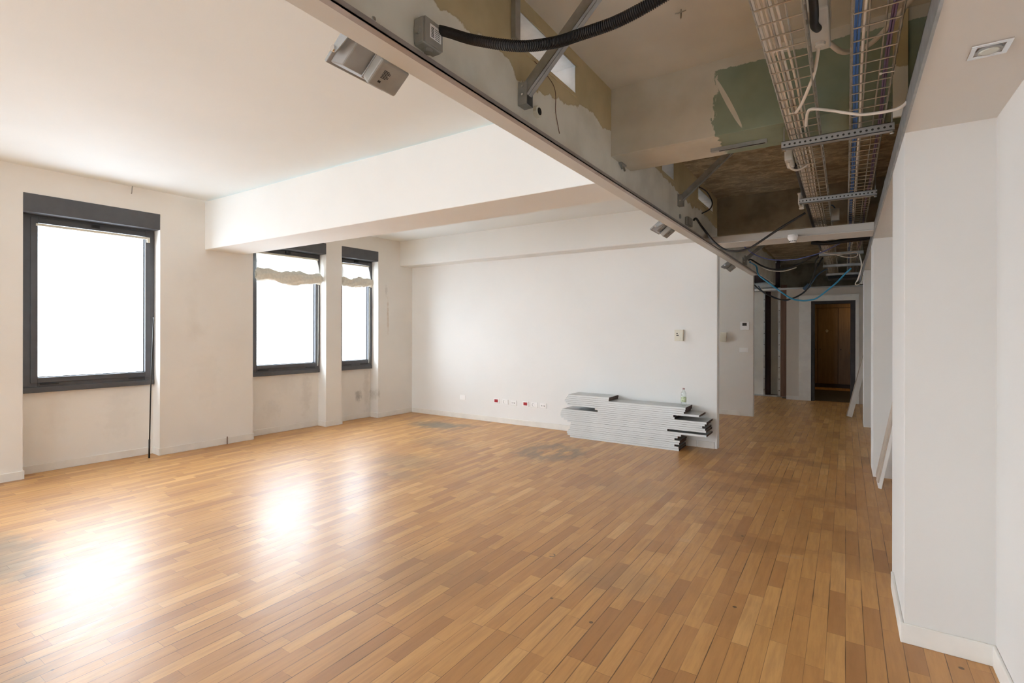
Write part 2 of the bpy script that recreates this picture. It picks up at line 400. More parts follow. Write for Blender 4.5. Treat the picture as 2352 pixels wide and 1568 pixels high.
# ------------------------------------------------------------------ mesh helpers
class MB:
    def __init__(s): s.v = []; s.f = []; s.mi = []
    def add(s, vs, fs, mi=0, M=None):
        n = len(s.v)
        s.v += [tuple(M @ Vector(q)) if M is not None else tuple(q) for q in vs]
        s.f += [tuple(n+i for i in f) for f in fs]; s.mi += [mi]*len(fs)
        return s
    def box(s, x0, x1, y0, y1, z0, z1, mi=0, M=None, ends=None):
        vs = [(x, y, z) for z in (z0, z1) for y in (y0, y1) for x in (x0, x1)]
        fs = [(0, 2, 3, 1), (4, 5, 7, 6), (0, 1, 5, 4), (2, 6, 7, 3), (0, 4, 6, 2), (1, 3, 7, 5)]  # bottom top -y +y -x +x
        s.add(vs, fs, mi, M)
        if ends is not None:
            s.mi[-1] = ends; s.mi[-2] = ends
        return s
    def taper(s, x0, x1, y0, y1, z0, z1, ins, M=None, mi=0):   # frustum: top face inset
        vs = [(x0, y0, z0), (x1, y0, z0), (x1, y1, z0), (x0, y1, z0), (x0+ins, y0+ins, z1), (x1-ins, y0+ins, z1), (x1-ins, y1-ins, z1), (x0+ins, y1-ins, z1)]
        return s.add(vs, [(0, 3, 2, 1), (4, 5, 6, 7), (0, 1, 5, 4), (1, 2, 6, 5), (2, 3, 7, 6), (3, 0, 4, 7)], mi, M)
    def tube(s, pts, r, n=8, mi=0, M=None, rf=None, caps=True):
        P = [Vector(p) for p in pts]; rings = []
        up = None
        for i, p in enumerate(P):
            t = (P[min(i+1, len(P)-1)] - P[max(i-1, 0)])
            t = t.normalized() if t.length > 1e-9 else Vector((0, 0, 1))
            if up is None:
                up = t.orthogonal().normalized()
            up = (up - t*up.dot(t))
            up = up.normalized() if up.length > 1e-6 else t.orthogonal().normalized()
            side = t.cross(up)
            rr = rf(i) if rf else r
            rings.append([p + (up*math.cos(2*PI*k/n) + side*math.sin(2*PI*k/n))*rr for k in range(n)])
        vs = [q for rg in rings for q in rg]; fs = []
        for i in range(len(P)-1):
            for k in range(n):
                a = i*n+k; b_ = i*n+(k+1) % n
                fs.append((a, b_, b_+n, a+n))
        if caps:
            fs.append(tuple(range(n-1, -1, -1))); fs.append(tuple((len(P)-1)*n+k for k in range(n)))
        return s.add(vs, fs, mi, M)
    def lathe(s, prof, n=20, M=None, mi=0):
        vs = []; fs = []
        for r, z in prof:
            for k in range(n):
                vs.append((r*math.cos(2*PI*k/n), r*math.sin(2*PI*k/n), z))
        for i in range(len(prof)-1):
            for k in range(n):
                a = i*n+k; b_ = i*n+(k+1) % n
                fs.append((a, b_, b_+n, a+n))
        fs.append(tuple(range(n-1, -1, -1))); fs.append(tuple((len(prof)-1)*n+k for k in range(n)))
        return s.add(vs, fs, mi, M)
    def build(s, name, mat, parent=None, loc=None, M=None, smooth=False, bevel=0, seg=2):
        me = bpy.data.meshes.new(name)
        vs = s.v
        if loc is not None:
            L = Vector(loc); vs = [tuple(Vector(v)-L) for v in vs]
        me.from_pydata(vs, [], s.f)
        mats = mat if isinstance(mat, (list, tuple)) else [mat]
        for m in mats: me.materials.append(m)
        for p, i in zip(me.polygons, s.mi):
            p.material_index = i; p.use_smooth = smooth
        me.update()
        o = bpy.data.objects.new(name, me); COL.objects.link(o)
        if loc is not None: o.location = loc
        if M is not None: o.matrix_world = M
        if parent is not None:
            o.parent = parent
        if bevel:
            md = o.modifiers.new('bevel', 'BEVEL'); md.width = bevel; md.segments = seg; md.limit_method = 'ANGLE'; md.angle_limit = R(40)
        return o
def tag(o, label=None, cat=None, group=None, kind=None):
    if label: o['label'] = label
    if cat: o['category'] = cat
    if group: o['group'] = group
    if kind: o['kind'] = kind
    return o
def empty(name, loc=(0, 0, 0), rz=0, M=None):
    o = bpy.data.objects.new(name, None); COL.objects.link(o); o.empty_display_size = .1
    if M is not None: o.matrix_world = M
    else: o.location = loc; o.rotation_euler = (0, 0, rz)
    return o
def S(o, label=None): o['kind'] = 'structure'; return o
def copy_tree(o, parent=None):
    c = o.copy(); COL.objects.link(c)
    if parent is not None: c.parent = parent
    for ch in o.children: copy_tree(ch, c)
    return c
def spline(pts, n=10):
    P = [Vector(p) for p in pts]; out = []
    for i in range(len(P)-1):
        p0 = P[max(i-1, 0)]; p1 = P[i]; p2 = P[i+1]; p3 = P[min(i+2, len(P)-1)]
        for k in range(n):
            t = k/n
            out.append(.5*((2*p1) + (-p0+p2)*t + (2*p0-5*p1+4*p2-p3)*t*t + (-p0+3*p1-3*p2+p3)*t**3))
    out.append(P[-1]); return out
def cable(name, pts, r, mat, label, cat, group=None, n=8, seg=10, flat=False):
    o = MB().tube(spline(pts, seg), r, n).build(name, mat, loc=pts[0], smooth=True)
    return tag(o, label, cat, group)

# ------------------------------------------------------------------ floor and ceilings
S(MB().box(-7.6, 1.2, -6, 18.2, -.12, 0).build('floor', M_floor))
S(MB().box(-7.6, -1.36, -6, 3.4, 3.155, 3.3).build('ceiling', M_ceil))
S(MB().box(-7.6, -1.36, 3.7, 14.6, 3.10, 3.3).build('ceiling', M_ceil))
S(MB().box(-1.36, 1.0, -6, 3.66, 3.15, 3.3).build('ceiling', M_voidceil))
S(MB().box(-3.6, 1.0, 3.66, 14.6, 3.15, 3.3).build('ceiling', M_conc))
S(MB().box(-7.2, -1.3605, 3.29, 3.80, 2.53, 3.14).build('ceiling_beam', M_white, bevel=.006))
S(MB().box(-7.2, -1.3605, 6.56, 6.86, 2.655, 3.14).build('ceiling_beam', M_white, bevel=.02, seg=3))
S(MB().box(-1.345, .9, 3.28, 3.66, 2.69, 3.2).build('ceiling_beam', M_green, bevel=.004))
S(MB().box(-1.345, 1.0, 6.72, 7.25, 2.69, 3.2).build('ceiling_beam', M_concbeam))

# ------------------------------------------------------------------ window wall with recesses
def wallgrid(mb, x0, x1, ylist, zt, holes, M=None):
    """box wall between y edges with rectangular openings; holes=(y0,y1,z0,z1)"""
    for (a, b) in zip(ylist[:-1], ylist[1:]):
        hs = [h for h in holes if h[0] <= a+1e-6 and h[1] >= b-1e-6]
        if not hs: mb.box(x0, x1, a, b, zt[0], zt[1], 0, M)
        else:
            z = zt[0]
            for h in sorted(hs, key=lambda q: q[2]):
                if h[2] > z: mb.box(x0, x1, a, b, z, h[2], 0, M)
                z = h[3]
            if z < zt[1]: mb.box(x0, x1, a, b, z, zt[1], 0, M)
mb = MB()
ys = sorted({-5.6, 12.4} | {q for wv in WIN for q in wv[:2]})
ys2 = sorted(set(ys) | {7.0, 8.0})
H1 = [(a, b, -.1, zt) for a, b, zt, g0, g1 in WIN]
wallgrid(mb, -.20, 0, ys, (-.05, 3.25), H1)
H2 = [(a, b, .86, zt) for a, b, zt, g0, g1 in WIN]
wallgrid(mb, -.34, -.20, ys, (-.05, 3.25), H2)
S(mb.build('wall_left', M_wall_left, M=WM))
mb = MB()
bh = .085
edges = [-5.6]
segs = []
prev = -5.6
for a, b, zt, g0, g1 in sorted(WIN):
    mb.box(0, .012, prev+(0 if prev < -5 else 0), a, 0, bh)           # pier front
    mb.box(-.20, -.188, a, b, 0, bh)                                  # back of the recess
    mb.box(-.188, .012, a-.0, a+.012, 0, bh)
    mb.box(-.188, .012, b-.012, b, 0, bh)
    prev = b
mb.box(0, .012, prev, 12, 0, bh)
S(mb.build('baseboard_left', M_base, M=WM, bevel=.003))

def window(i, a, b, zt, g0, g1, box_bottom, blind):
    root = S(empty('window_%d' % i, M=WM @ Matrix.Translation((0, 0, 0))))
    z0, z1 = .848, box_bottom+.06
    gz0, gz1 = 1.0, 2.62
    xf0, xf1 = -.235, -.165
    m = MB()
    m.box(xf0, xf1, a+.001, g0, z0, z1); m.box(xf0, xf1, g1, b-.001, z0, z1)
    m.box(xf0, xf1, g0, g1, z0, gz0); m.box(xf0, xf1, g0, g1, gz1, z1)
    m.box(-.2, -.145, a+.001, b-.012, z0-.004, z0+.055)                # sill lip
    m.build('window_frame', M_anth, root, bevel=.004)
    m = MB()
    s = .055   # inner sash, slightly proud
    m.box(xf1, xf1+.014, g0-s, g0, gz0-s, gz1+s); m.box(xf1, xf1+.014, g1, g1+s, gz0-s, gz1+s)
    m.box(xf1, xf1+.014, g0, g1, gz0-s, gz0); m.box(xf1, xf1+.014, g0, g1, gz1, gz1+s)
    m.build('sash', M_anth, root, bevel=.003)
    MB().box(-.205, -.199, g0, g1, gz0, gz1).build('window_pane', M_glass, root)
    m = MB()
    m.box(-.198, -.192, g0, g0+.008, gz0, gz1); m.box(-.198, -.192, g1-.008, g1, gz0, gz1); m.box(-.198, -.192, g0, g1, gz0, gz0+.008)
    m.build('gasket', M_gasket, root)
    MB().box(-.20, .006, a+.001, b-.001, box_bottom, zt+.001).build('shutter_box', M_anth, root, bevel=.004)
    for yy in (g0+.09, g1-.09):
        MB().box(-.151, -.137, yy-.075, yy+.075, .925, .937).build('grip_slot', M_gasket, root)
    MB().box(-.151, -.13, (g0+g1)/2-.035, (g0+g1)/2+.035, gz1+.02, gz1+.055).build('latch', M_gasket, root)
    return root
NAMES = []
for i, (a, b, zt, g0, g1) in enumerate(WIN):  # after the three visible windows, the rest are unseen and added for light
    window(i+1, a, b, zt, g0, g1, 2.685 if i in (1, 2) else 2.70, i)

# blinds
def blind(y0, y1, ztop, zb0, zb1, label, sag):
    root = empty('roman_blind', M=WM @ Matrix.Translation((-.14, (y0+y1)/2, ztop)))
    tag(root, label, 'blind')
    w2 = (y1-y0)/2
    MB().box(-.02, .012, -w2, w2, -.008, .018).build('head_rail', M_cream, root, bevel=.003)
    # hanging sheet, drawn into soft diagonal folds
    nx, nz = 40, 14; vs = []; fs = []
    H = ztop-zb1
    for j in range(nz+1):
        t = j/nz
        for i in range(nx+1):
            u = i/nx*2-1
            wob = .006*math.sin(7*u+5*t)*t + .010*math.sin(3*u-4*t+1)*t
            vs.append((.0+.055*t+wob, u*(w2-.01+.012*t), -H*t - .02*t*math.sin(3.1*u+sag)))
    for j in range(nz):
        for i in range(nx):
            k = j*(nx+1)+i; fs.append((k, k+1, k+nx+2, k+nx+1))
    MB().add(vs, fs).build('sheet', M_fabric, root, smooth=True)
    # gathered bundle of cloth
    hb = zb1-zb0; n1, n2 = 60, 22; vs = []; fs = []
    for i in range(n1+1):
        u = i/n1*2-1
        end = max(.25, min(1, (1-abs(u))*14))**.5
        cz = -H-hb/2+.012 - .012*math.cos(2.2*u+sag) + .006*math.sin(8*u+sag)
        for k in range(n2):
            a = 2*PI*k/n2
            rr = 1+.12*math.sin(3*a+5*u+sag)+.10*math.sin(6*a-9*u)+.07*math.sin(9*a+17*u)
            vs.append((.065+.045*math.cos(a)*rr*end, u*(w2+.03), cz+hb*.62*math.sin(a)*rr*end*(1+.15*math.sin(5*u+1))))
    for i in range(n1):
        for k in range(n2):
            a = i*n2+k; b_ = i*n2+(k+1) % n2; fs.append((a, b_, b_+n2, a+n2))
    fs.append(tuple(range(n2))); fs.append(tuple(n1*n2+k for k in reversed(range(n2))))
    MB().add(vs, fs).build('gathered_fold', M_bundle, root, smooth=True)
    # pull cord
    MB().tube(spline([(0, -w2+.02, 0), (.03, -w2+.06, -.12), (.06, -w2+.14, -H*.75), (.07, -w2+.25, -H)], 6), .002, 5).build('cord', M_cream, root)
    MB().tube([(.03, w2-.01, -H-hb), (.03, w2-.015, -1.45), (.03, w2-.02, -1.65)], .0025, 5).build('cord', M_cream, root)
    return root
blind(2.61, 3.60, 2.60, 2.205, 2.345, 'gathered cream fabric blind on the middle window beside the ceiling beam', 0)
blind(4.0, 4.58, 2.595, 2.23, 2.345, 'gathered cream fabric blind on the narrow window nearest the far corner', 1.6)
r = empty('blind_rail', M=WM @ Matrix.Translation((-.14, .81, 2.60))); tag(r, 'bare cream blind rail on the large left window', 'blind rail')
MB().box(-.012, .012, -.50, .505, -.012, .012).build('rail', M_cream, r, bevel=.002)
MB().box(-.012, .014, .49, .52, -.05, .012).build('end_bracket', M_cream, r, bevel=.002)

# crank pole, wall hook, stub
o = MB().tube([WM @ Vector(q) for q in ((.055, 1.262, .003), (.03, 1.285, .8), (-.0, 1.325, 1.62), (-.02, 1.33, 1.655))], .0075, 8).tube(
    [WM @ Vector(q) for q in ((.055, 1.262, .003), (.0505, 1.266, .22))], .0105, 8).build('crank_pole', M_cblack, loc=WM @ Vector((.055, 1.262, .003)), smooth=True)
tag(o, 'thin dark pole leaning in the recess of the large left window', 'pole')
p0 = WM @ Vector((.0, 1.10, 3.10))
o = MB().tube([WM @ Vector(q) for q in ((0.0, 1.10, 3.07), (.012, 1.10, 3.085), (.02, 1.10, 3.12), (.03, 1.10, 3.153))], .006, 6).build('wall_hook', M_grey_pl, loc=p0)
tag(o, 'small brown hook at the ceiling edge above the large left window', 'hook')
p0 = WM @ Vector((.02, 2.16, 0))
o = MB().tube([WM @ Vector(q) for q in ((.02, 2.16, 0), (.02, 2.16, .10))], .006, 6).build('pipe_stub', M_brownpost, loc=p0)
tag(o, 'short brown stub standing at the baseboard between the left and middle windows', 'pipe stub')

# ------------------------------------------------------------------ far wall, corridor walls
m = MB(); m.box(-7.1, -1.365, 6.85, 6.97, -.02, 3.2)
S(m.build('wall_far', M_wall_far, bevel=.012, seg=3))
S(MB().box(-6.74, -1.62, 6.838, 6.85, 0, .085).build('baseboard_far', M_base, bevel=.003))
S(MB().box(-7.2, -1.36, 9.80, 9.92, -.02, 3.2).build('wall_back', M_corr, bevel=.004))
S(MB().box(-6.9, -1.57, 9.788, 9.80, 0, .085).build('baseboard_back', M_base, bevel=.003))
# bulkhead panel above the opening, with the duct openings cut through it
m = MB()
VH = [(2.08, 2.735, 2.905, 3.075), (4.42, 4.80, 2.90, 3.075), (5.72, 6.46, 2.93, 3.06)]
yy = sorted({-6.0, 9.60} | {q for h in VH for q in h[:2]})
wallgrid(m, -1.352, -1.345, yy, (2.47, 3.15), VH)
m.box(-1.352, -1.345, 9.6, 13.0, 2.56, 3.15)
S(m.build('wall_bulkhead', M_panel))
m = MB(); wallgrid(m, -1.36, -1.352, yy, (2.47, 3.15), VH)
m.box(-1.36, -1.352, 9.6, 13.0, 2.56, 3.15)
S(m.build('wall_bulkhead', M_white))
S(MB().box(-1.36, -1.272, -6, 9.56, 2.455, 2.472).build('trim_1', M_band, bevel=.002))
m = MB(); m.box(-1.272, -1.243, -6, 9.56, 2.452, 2.458); m.box(-1.246, -1.243, -6, 9.56, 2.452, 2.475)
S(m.build('trim_2', M_edge))
S(MB().box(-1.345, -1.25, -6, 9.56, 2.472, 2.476).build('trim_3', M_panel))

# ------------------------------------------------------------------ right side
S(MB().box(.236, 1.0, -6, 12.5, 2.46, 2.475).build('ceiling', M_right))
m = MB(); m.box(.226, .236, -6, 12.5, 2.456, 2.556); m.box(.226, .30, -6, 12.5, 2.552, 2.556)
for yy in (4.35, 5.1):
    m.box(.2245, .228, yy, yy+.10, 2.457, 2.555)
S(m.build('trim_4', M_steel))
S(MB().box(.565, .8, -6, 3.1, -.02, 2.47).build('wall_right', M_right))
S(MB().box(.62, .80, -6, 14.6, 2.475, 3.2).build('wall_right', M_greendark))
S(MB().box(.80, .95, 3.1, 14.6, -.02, 2.47).build('wall_right', M_right))
S(MB().box(.236, .85, 3.10, 3.85, -.02, 2.47).build('column', M_right, bevel=.003))
S(MB().box(.236, .85, 6.45, 6.98, -.02, 2.47).build('column', M_right, bevel=.003))
S(MB().box(.236, .85, 9.72, 10.18, -.02, 2.47).build('column', M_right, bevel=.003))
m = MB(); m.box(.222, .565, 3.088, 3.10, 0, .095); m.box(.222, .236, 3.101, 3.72, 0, .095); m.box(.551, .565, -6, 3.088, 0, .095)
S(m.build('baseboard_right', M_base, bevel=.004))
S(MB().box(.787, .80, 3.85, 6.45, 0, .095).build('baseboard_right', M_base, bevel=.004))
S(MB().box(.20, .262, 3.262, 3.279, 2.60, 3.15).build('trim_5', M_panel))
# unseen wall behind the camera, with windows added for light
m = MB(); xs = sorted({-7.6, 1.0} | {q for h in ADDED_BACK for q in h[:2]})
for a, b in zip(xs[:-1], xs[1:]):
    h = [q for q in ADDED_BACK if q[0] <= a and q[1] >= b]
    if not h: m.box(a, b, -5.6, -5.45, -.02, 3.2)
    else: m.box(a, b, -5.6, -5.45, -.02, h[0][2]); m.box(a, b, -5.6, -5.45, h[0][3], 3.2)
S(m.build('wall_back', M_white))
for k, (x0, x1, z0, z1) in enumerate(ADDED_BACK):
    wn_ = S(empty('window_%d' % (k+8), ((x0+x1)/2, -5.5, z0)))  # unseen window, added to brighten the surfaces facing the camera
    a = (x1-x0)/2; h = z1-z0; m = MB()
    m.box(-a, -a+.07, -.04, .04, 0, h); m.box(a-.07, a, -.04, .04, 0, h); m.box(-a, a, -.04, .04, 0, .07); m.box(-a, a, -.04, .04, h-.07, h)
    m.build('window_frame', M_anth, wn_)
    MB().box(-a+.07, a-.07, -.004, .004, .07, h-.07).build('window_pane', M_glass, wn_)

# header across the corridor
m = MB(); m.box(-1.345, .226, 5.95, 6.31, 2.462, 2.545)
m.box(-1.30, .22, 5.938, 5.952, 2.462, 2.474)
S(m.build('trim_6', M_header, bevel=.004))
S(MB().box(-1.30, .226, 6.33, 6.36, 2.53, 2.56).build('trim_7', M_brownpost))

# ------------------------------------------------------------------ corridor end
m = MB()
m.box(-1.10, -.63, 12.75, 12.87, -.02, 2.43); m.box(.166, .95, 12.75, 12.87, -.02, 2.43)
m.box(-.63, .166, 12.75, 12.87, 2.15, 2.43)
S(m.build('wall_end', M_end))
d = S(empty('door_1', (-.232, 12.75, 0)))
m = MB()
m.box(-.625, -.398, -.022, 0, 0, 2.15); m.box(.398, .46, -.022, 0, 0, 2.15); m.box(-.625, .46, -.022, 0, 2.15, 2.27)
m.box(-.64, .46, -.034, 0, 2.255, 2.28)
m.build('door_casing', M_base, d, bevel=.004)
m = MB()
m.box(-.398, -.33, -.012, .14, 0, 2.15); m.box(.31, .398, -.012, .14, 0, 2.15); m.box(-.33, .31, -.012, .14, 2.085, 2.15)
m.build('door_frame', M_doorframe, d, bevel=.003)
S(MB().box(-1.10, -.86, 12.738, 12.75, 0, .08).build('baseboard_end', M_base))
S(MB().box(.10, .80, 12.42, 12.50, -.02, 2.45).build('wall_end', M_white)) if False else None
# void above, end beam
S(MB().box(-3.6, 1.0, 14.3, 14.6, 2.47, 3.2).build('wall_void', M_concbeam))
S(MB().box(-3.6, 1.0, 12.87, 18.0, 2.43, 2.47).build('ceiling', M_white))
# room behind the door
S(MB().box(-1.2, .8, 12.87, 15.3, 0, .004).build('floor', simple('dark_floor', (.035, .028, .022), .5)))  # darker slab over the front part of this room's floor
S(MB().box(-3.6, 1.0, 17.9, 18.1, -.02, 2.47).build('wall_room', M_wardrobe))
S(MB().box(.80, .95, 12.87, 17.9, -.02, 2.45).build('wall_room', M_white))
S(MB().box(-1.30, -1.2, 13.4, 17.9, -.02, 2.45).build('wall_room', M_white))
wd = empty('wardrobe', (-.30, 16.0, 0)); tag(wd, 'brown wooden wardrobe wall seen through the dark doorway', 'wardrobe')
MB().box(-.89, 1.09, .02, .55, 0, 2.42).build('body', M_wardrobe, wd)
MB().box(-.89, 1.09, -.0, .02, 2.13, 2.42).build('top_panel', M_wardrobe, wd, bevel=.003)
MB().box(-.89, 1.09, .01, .02, 0, .10).build('plinth', M_doorframe, wd)
for x0, x1 in ((-.89, -.34), (-.335, .125), (.13, .50), (.505, 1.09)):
    dr = MB().box(x0+.004, x1-.004, -.002, .02, .11, 2.115).build('door', M_wardrobe, wd, bevel=.003)
    if x0 < .45:
        MB().tube([(x0+.06 if x0 > -.5 else x1-.05, -.002, 1.02), (x0+.06 if x0 > -.5 else x1-.05, -.035, 1.02)], .015, 10).build('knob', M_doorframe, dr)
m = MB().tube([(.47, -.01, .93), (.47, -.06, .93), (.36, -.06, .93)], .012, 8); m.build('handle', M_brass, wd, smooth=True)
m = MB(); m.box(-.16, -.09, -.006, -.002, 1.50, 1.525); m.box(-.14, -.11, -.006, -.002, 1.475, 1.55)
em = m.build('sticker', M_cwhite, wd)
lp = bpy.data.lights.new('room_lamp', 'AREA'); lp.shape = 'DISK'; lp.size = .3; lp.energy = 2.2; lp.color = (1, .68, .32)
lo = bpy.data.objects.new('room_lamp', lp); lo.location = (.45, 15.5, 2.36); COL.objects.link(lo)
cl = MB().lathe([(.16, 0), (.16, .03), (.12, .04)], 24).build('ceiling_lamp', M_cream, loc=(0, 0, 0)); cl.location = (.45, 15.3, 2.39)
tag(cl, 'round lamp on the ceiling of the room behind the dark doorway', 'lamp')

# half dismantled partition left of the door
S(MB().box(-2.6, -1.565, 13.12, 13.18, .03, 2.42).build('wall_partition', M_voidceil))
S(MB().box(-1.47, -1.31, 13.28, 13.34, .03, 2.5).build('wall_partition', M_voidceil))
S(MB().box(-7.6, -1.30, 13.36, 13.5, 0, 3.2).build('wall_partition', M_darkpost))
S(MB().box(-2.6, -1.10, 13.06, 13.18, 0, .03).build('trim_8', M_zinc))
def stud(name, x0, x1, y0, y1, z1, mat, label, g=None):
    o = empty(name, ((x0+x1)/2, (y0+y1)/2, 0))
    cx, cy = (x0+x1)/2, (y0+y1)/2
    m = MB(); t = .004
    m.box(x0-cx, x1-cx, y0-cy, y0-cy+t, 0, z1); m.box(x0-cx, x0-cx+t, y0-cy, y1-cy, 0, z1); m.box(x1-cx-t, x1-cx, y0-cy, y1-cy, 0, z1)
    m.build('profile', mat, o)
    for k in range(9):
        z = .15+k*.26; MB().lathe([(.009, 0), (.009, .006)], 8, Matrix.Translation((0, y0-cy-.001, z)) @ Matrix.Rotation(R(90), 4, 'X')).build('screw', M_dark, o)
    return tag(o, label, 'metal stud', g)
stud('metal_stud', -1.60, -1.563, 13.06, 13.12, 2.42, M_zinc, 'shiny zinc stud left of the maroon strip at the corridor end')
stud('metal_stud', -1.30, -1.245, 13.06, 13.12, 2.5, M_zinc, 'zinc stud beside the brown board at the corridor end')
o = MB().box(-1.563, -1.47, 13.14, 13.16, .03, 2.4).build('board', M_darkpost); tag(o, 'dark maroon vertical board in the opened partition at the corridor end', 'board')
o = MB().box(-1.242, -1.115, 13.0, 13.03, .02, 2.55).build('board', M_brownpost); tag(o, 'brown vertical board next to the door wall', 'board')
o = MB().tube(spline([(-2.3, 13.24, 2.55), (-1.9, 13.24, 2.55), (-1.6, 13.24, 2.55), (-1.40, 13.24, 2.55)], 8), .10, 16).build('air_duct', M_zinc, loc=(-1.9, 13.25, 2.5), smooth=True)
tag(o, 'grey round duct above the opened partition at the corridor end', 'duct')

# ------------------------------------------------------------------ duct openings in the bulkhead
def duct(name, y0, y1, z0, z1, d, label):
    o = empty(name, (-1.352, (y0+y1)/2, (z0+z1)/2)); a, c = (y1-y0)/2-.001, (z1-z0)/2-.001
    t = .003; m = MB()
    m.box(-d, .006, -a, -a+t, -c, c); m.box(-d, .006, a-t, a, -c, c); m.box(-d, .006, -a, a, -c, -c+t); m.box(-d, .006, -a, a, c-t, c)
    m.build('sleeve', M_zinc, o)
    m = MB(); f = .02
    m.box(.007, .012, -a-f, a+f, -c-f, -c); m.box(.007, .012, -a-f, a+f, c, c+f); m.box(.007, .012, -a-f, -a, -c, c); 
    m.build('flange', M_panel, o)
    return tag(o, label, 'vent opening')
duct('vent_sleeve', 2.08, 2.735, 2.905, 3.075, .16, 'zinc lined rectangular opening in the bulkhead behind the nearest diagonal brace')
duct('vent_sleeve', 4.42, 4.80, 2.90, 3.075, .16, 'small opening in the bulkhead just behind the green beam')
duct('vent_sleeve', 5.72, 6.46, 2.93, 3.06, .16, 'zinc lined opening in the bulkhead before the dark concrete beam')
o = MB().box(-1.343, -1.318, 2.035, 2.079, 2.90, 3.15).build('steel_post', M_steel, loc=(-1.33, 2.05, 2.9)); tag(o, 'short rusty steel post left of the nearest bulkhead opening', 'post')

# diagonal braces
def brace(y, z, L, ang, label, w=.05):
    o = empty('diagonal_brace', (-1.318, y, z)); tag(o, label, 'brace')
    M = Matrix.Rotation(-(PI/2-ang), 4, 'Y')   # local x axis points up along the brace
    M = Matrix.Rotation(-ang, 4, 'Y')
    t = .003; h = w/2; m = MB()
    m.box(0, L, -h, h, -h, -h+t, 0, M); m.box(0, L, -h, -h+t, -h, h, 0, M); m.box(0, L, h-t, h, -h, h, 0, M)
    m.box(0, L, -.006, .006, -h-.004, -h, 0, M)
    m.build('channel', M_steel, o)
    m = MB(); m.box(-.024, .022, -h-.004, h+.004, -.07, -.066); m.box(-.026, -.022, -h-.004, h+.004, -.07, .05)
    m.box(-.026, .024, -h-.005, -h-.001, -.07, .04); m.box(-.026, .024, h+.001, h+.005, -.07, .04)
    m.build('bent_foot', M_steel, o, bevel=.002)
    for zz in (-.02, .02):
        MB().lathe([(.006, 0), (.006, .006)], 8, Matrix.Translation((0, -h-.005, zz)) @ Matrix.Rotation(R(90), 4, 'X')).build('screw', M_chrome, o)
    return o
brace(2.13, 2.67, .72, R(43), 'grey steel channel brace in front of the nearest bulkhead opening, highest and largest', .05)
brace(4.95, 2.76, .60, R(40), 'grey steel channel brace right behind the green beam', .05)
brace(8.6, 2.60, .62, R(40), 'short grey steel brace beyond the crossbeam with the smoke detector', .05)

# ------------------------------------------------------------------ junction boxes, conduits on the bulkhead
def jbox(name, loc, sx, sy, sz, mat, label, lid=True, sticker=False, axis='X'):
    o = empty(name, loc); tag(o, label, 'junction box')
    MB().box(-sx/2, sx/2, -sy/2, sy/2, -sz/2, sz/2).build('box', mat, o, bevel=.008, seg=3)
    if lid:
        MB().box(sx/2, sx/2+.006, -sy/2+.003, sy/2-.003, -sz/2+.003, sz/2-.003).build('lid', mat, o, bevel=.004)
    if sticker:
        st = MB().box(sx/2+.006, sx/2+.0065, -sy*.22, sy*.36, -sz*.22, sz*.30).build('sticker', M_plate, o)
        m = MB()
        for k in range(7): m.box(sx/2+.0065, sx/2+.0068, -sy*.16, -sy*.02, -sz*.16+k*sz*.055, -sz*.16+k*sz*.055+sz*.03)
        for k in range(6): m.box(sx/2+.0065, sx/2+.0068, sy*.04, sy*.30, -sz*.17+k*sz*.07, -sz*.17+k*sz*.07+sz*.018)
        m.build('print', M_dark, st)
    return o
jb = jbox('junction_box', (-1.318, 1.43, 2.607), .05, .105, .10, M_grey_pl, 'grey square junction box with a white sticker, where the corrugated conduit starts', True, True)
MB().lathe([(.018, 0), (.016, .012), (.008, .012)], 14, Matrix.Translation((0, -.0, -.05)) @ Matrix.Rotation(PI, 4, 'X')).build('knockout', M_grey_pl, jb)
MB().lathe([(.016, 0), (.014, .008)], 14, Matrix.Translation((0, -.0525, 0)) @ Matrix.Rotation(R(90), 4, 'X')).build('knockout', M_grey_pl, jb)
jbox('junction_box', (-1.327, 5.27, 2.60), .03, .16, .085, M_grey_pl, 'small grey box on the bulkhead where the long black cable loop begins', True)
jbox('junction_box', (-1.335, 8.84, 2.63), .012, .20, .14, M_grey_pl, 'flat grey oval wall box at the start of the far black cable', False)
o = MB().lathe([(.03, 0), (.03, .02), (.02, .021), (.02, .002)], 18).build('pipe_end', M_cream); o.matrix_world = Matrix.Translation((-1.345, 2.274, 2.632)) @ Matrix.Rotation(R(90), 4, 'Y')
tag(o, 'cream round pipe end in the bulkhead below the nearest opening', 'pipe')
MB().lathe([(.019, .0215), (.019, .0225)], 16).build('bore', M_dark, o)
o = MB().lathe([(.022, 0), (.022, .01), (.014, .011)], 16).build('pipe_end', M_grey_pl); o.matrix_world = Matrix.Translation((-1.345, 5.0, 2.607)) @ Matrix.Rotation(R(90), 4, 'Y')
tag(o, 'small grey round knock out in the bulkhead before the long black cable', 'pipe')
o = MB().tube([(-1.342, 3.43, 2.69), (-1.325, 3.44, 2.645)], .007, 6).tube([(-1.342, 3.50, 2.69), (-1.325, 3.49, 2.645)], .007, 6).box(-1.345, -1.32, 3.42, 3.51, 2.68, 2.69).build('spring_clip', M_steel, loc=(-1.34, 3.46, 2.67))
tag(o, 'small rusty spring clip on the bulkhead at the green beam corner', 'clip')
for k, (y, z) in enumerate(((1.02, 2.60), (1.19, 2.56))):
    o = MB().lathe([(.009, 0), (.007, .004)], 10).build('screw_head', M_steel); o.matrix_world = Matrix.Translation((-1.345, y, z)) @ Matrix.Rotation(R(90), 4, 'Y')
    tag(o, ('small screw head on the bulkhead, the farther left from the stickered grey box' if k == 0 else 'screw head on the bulkhead just left of the stickered grey box'), 'screw')

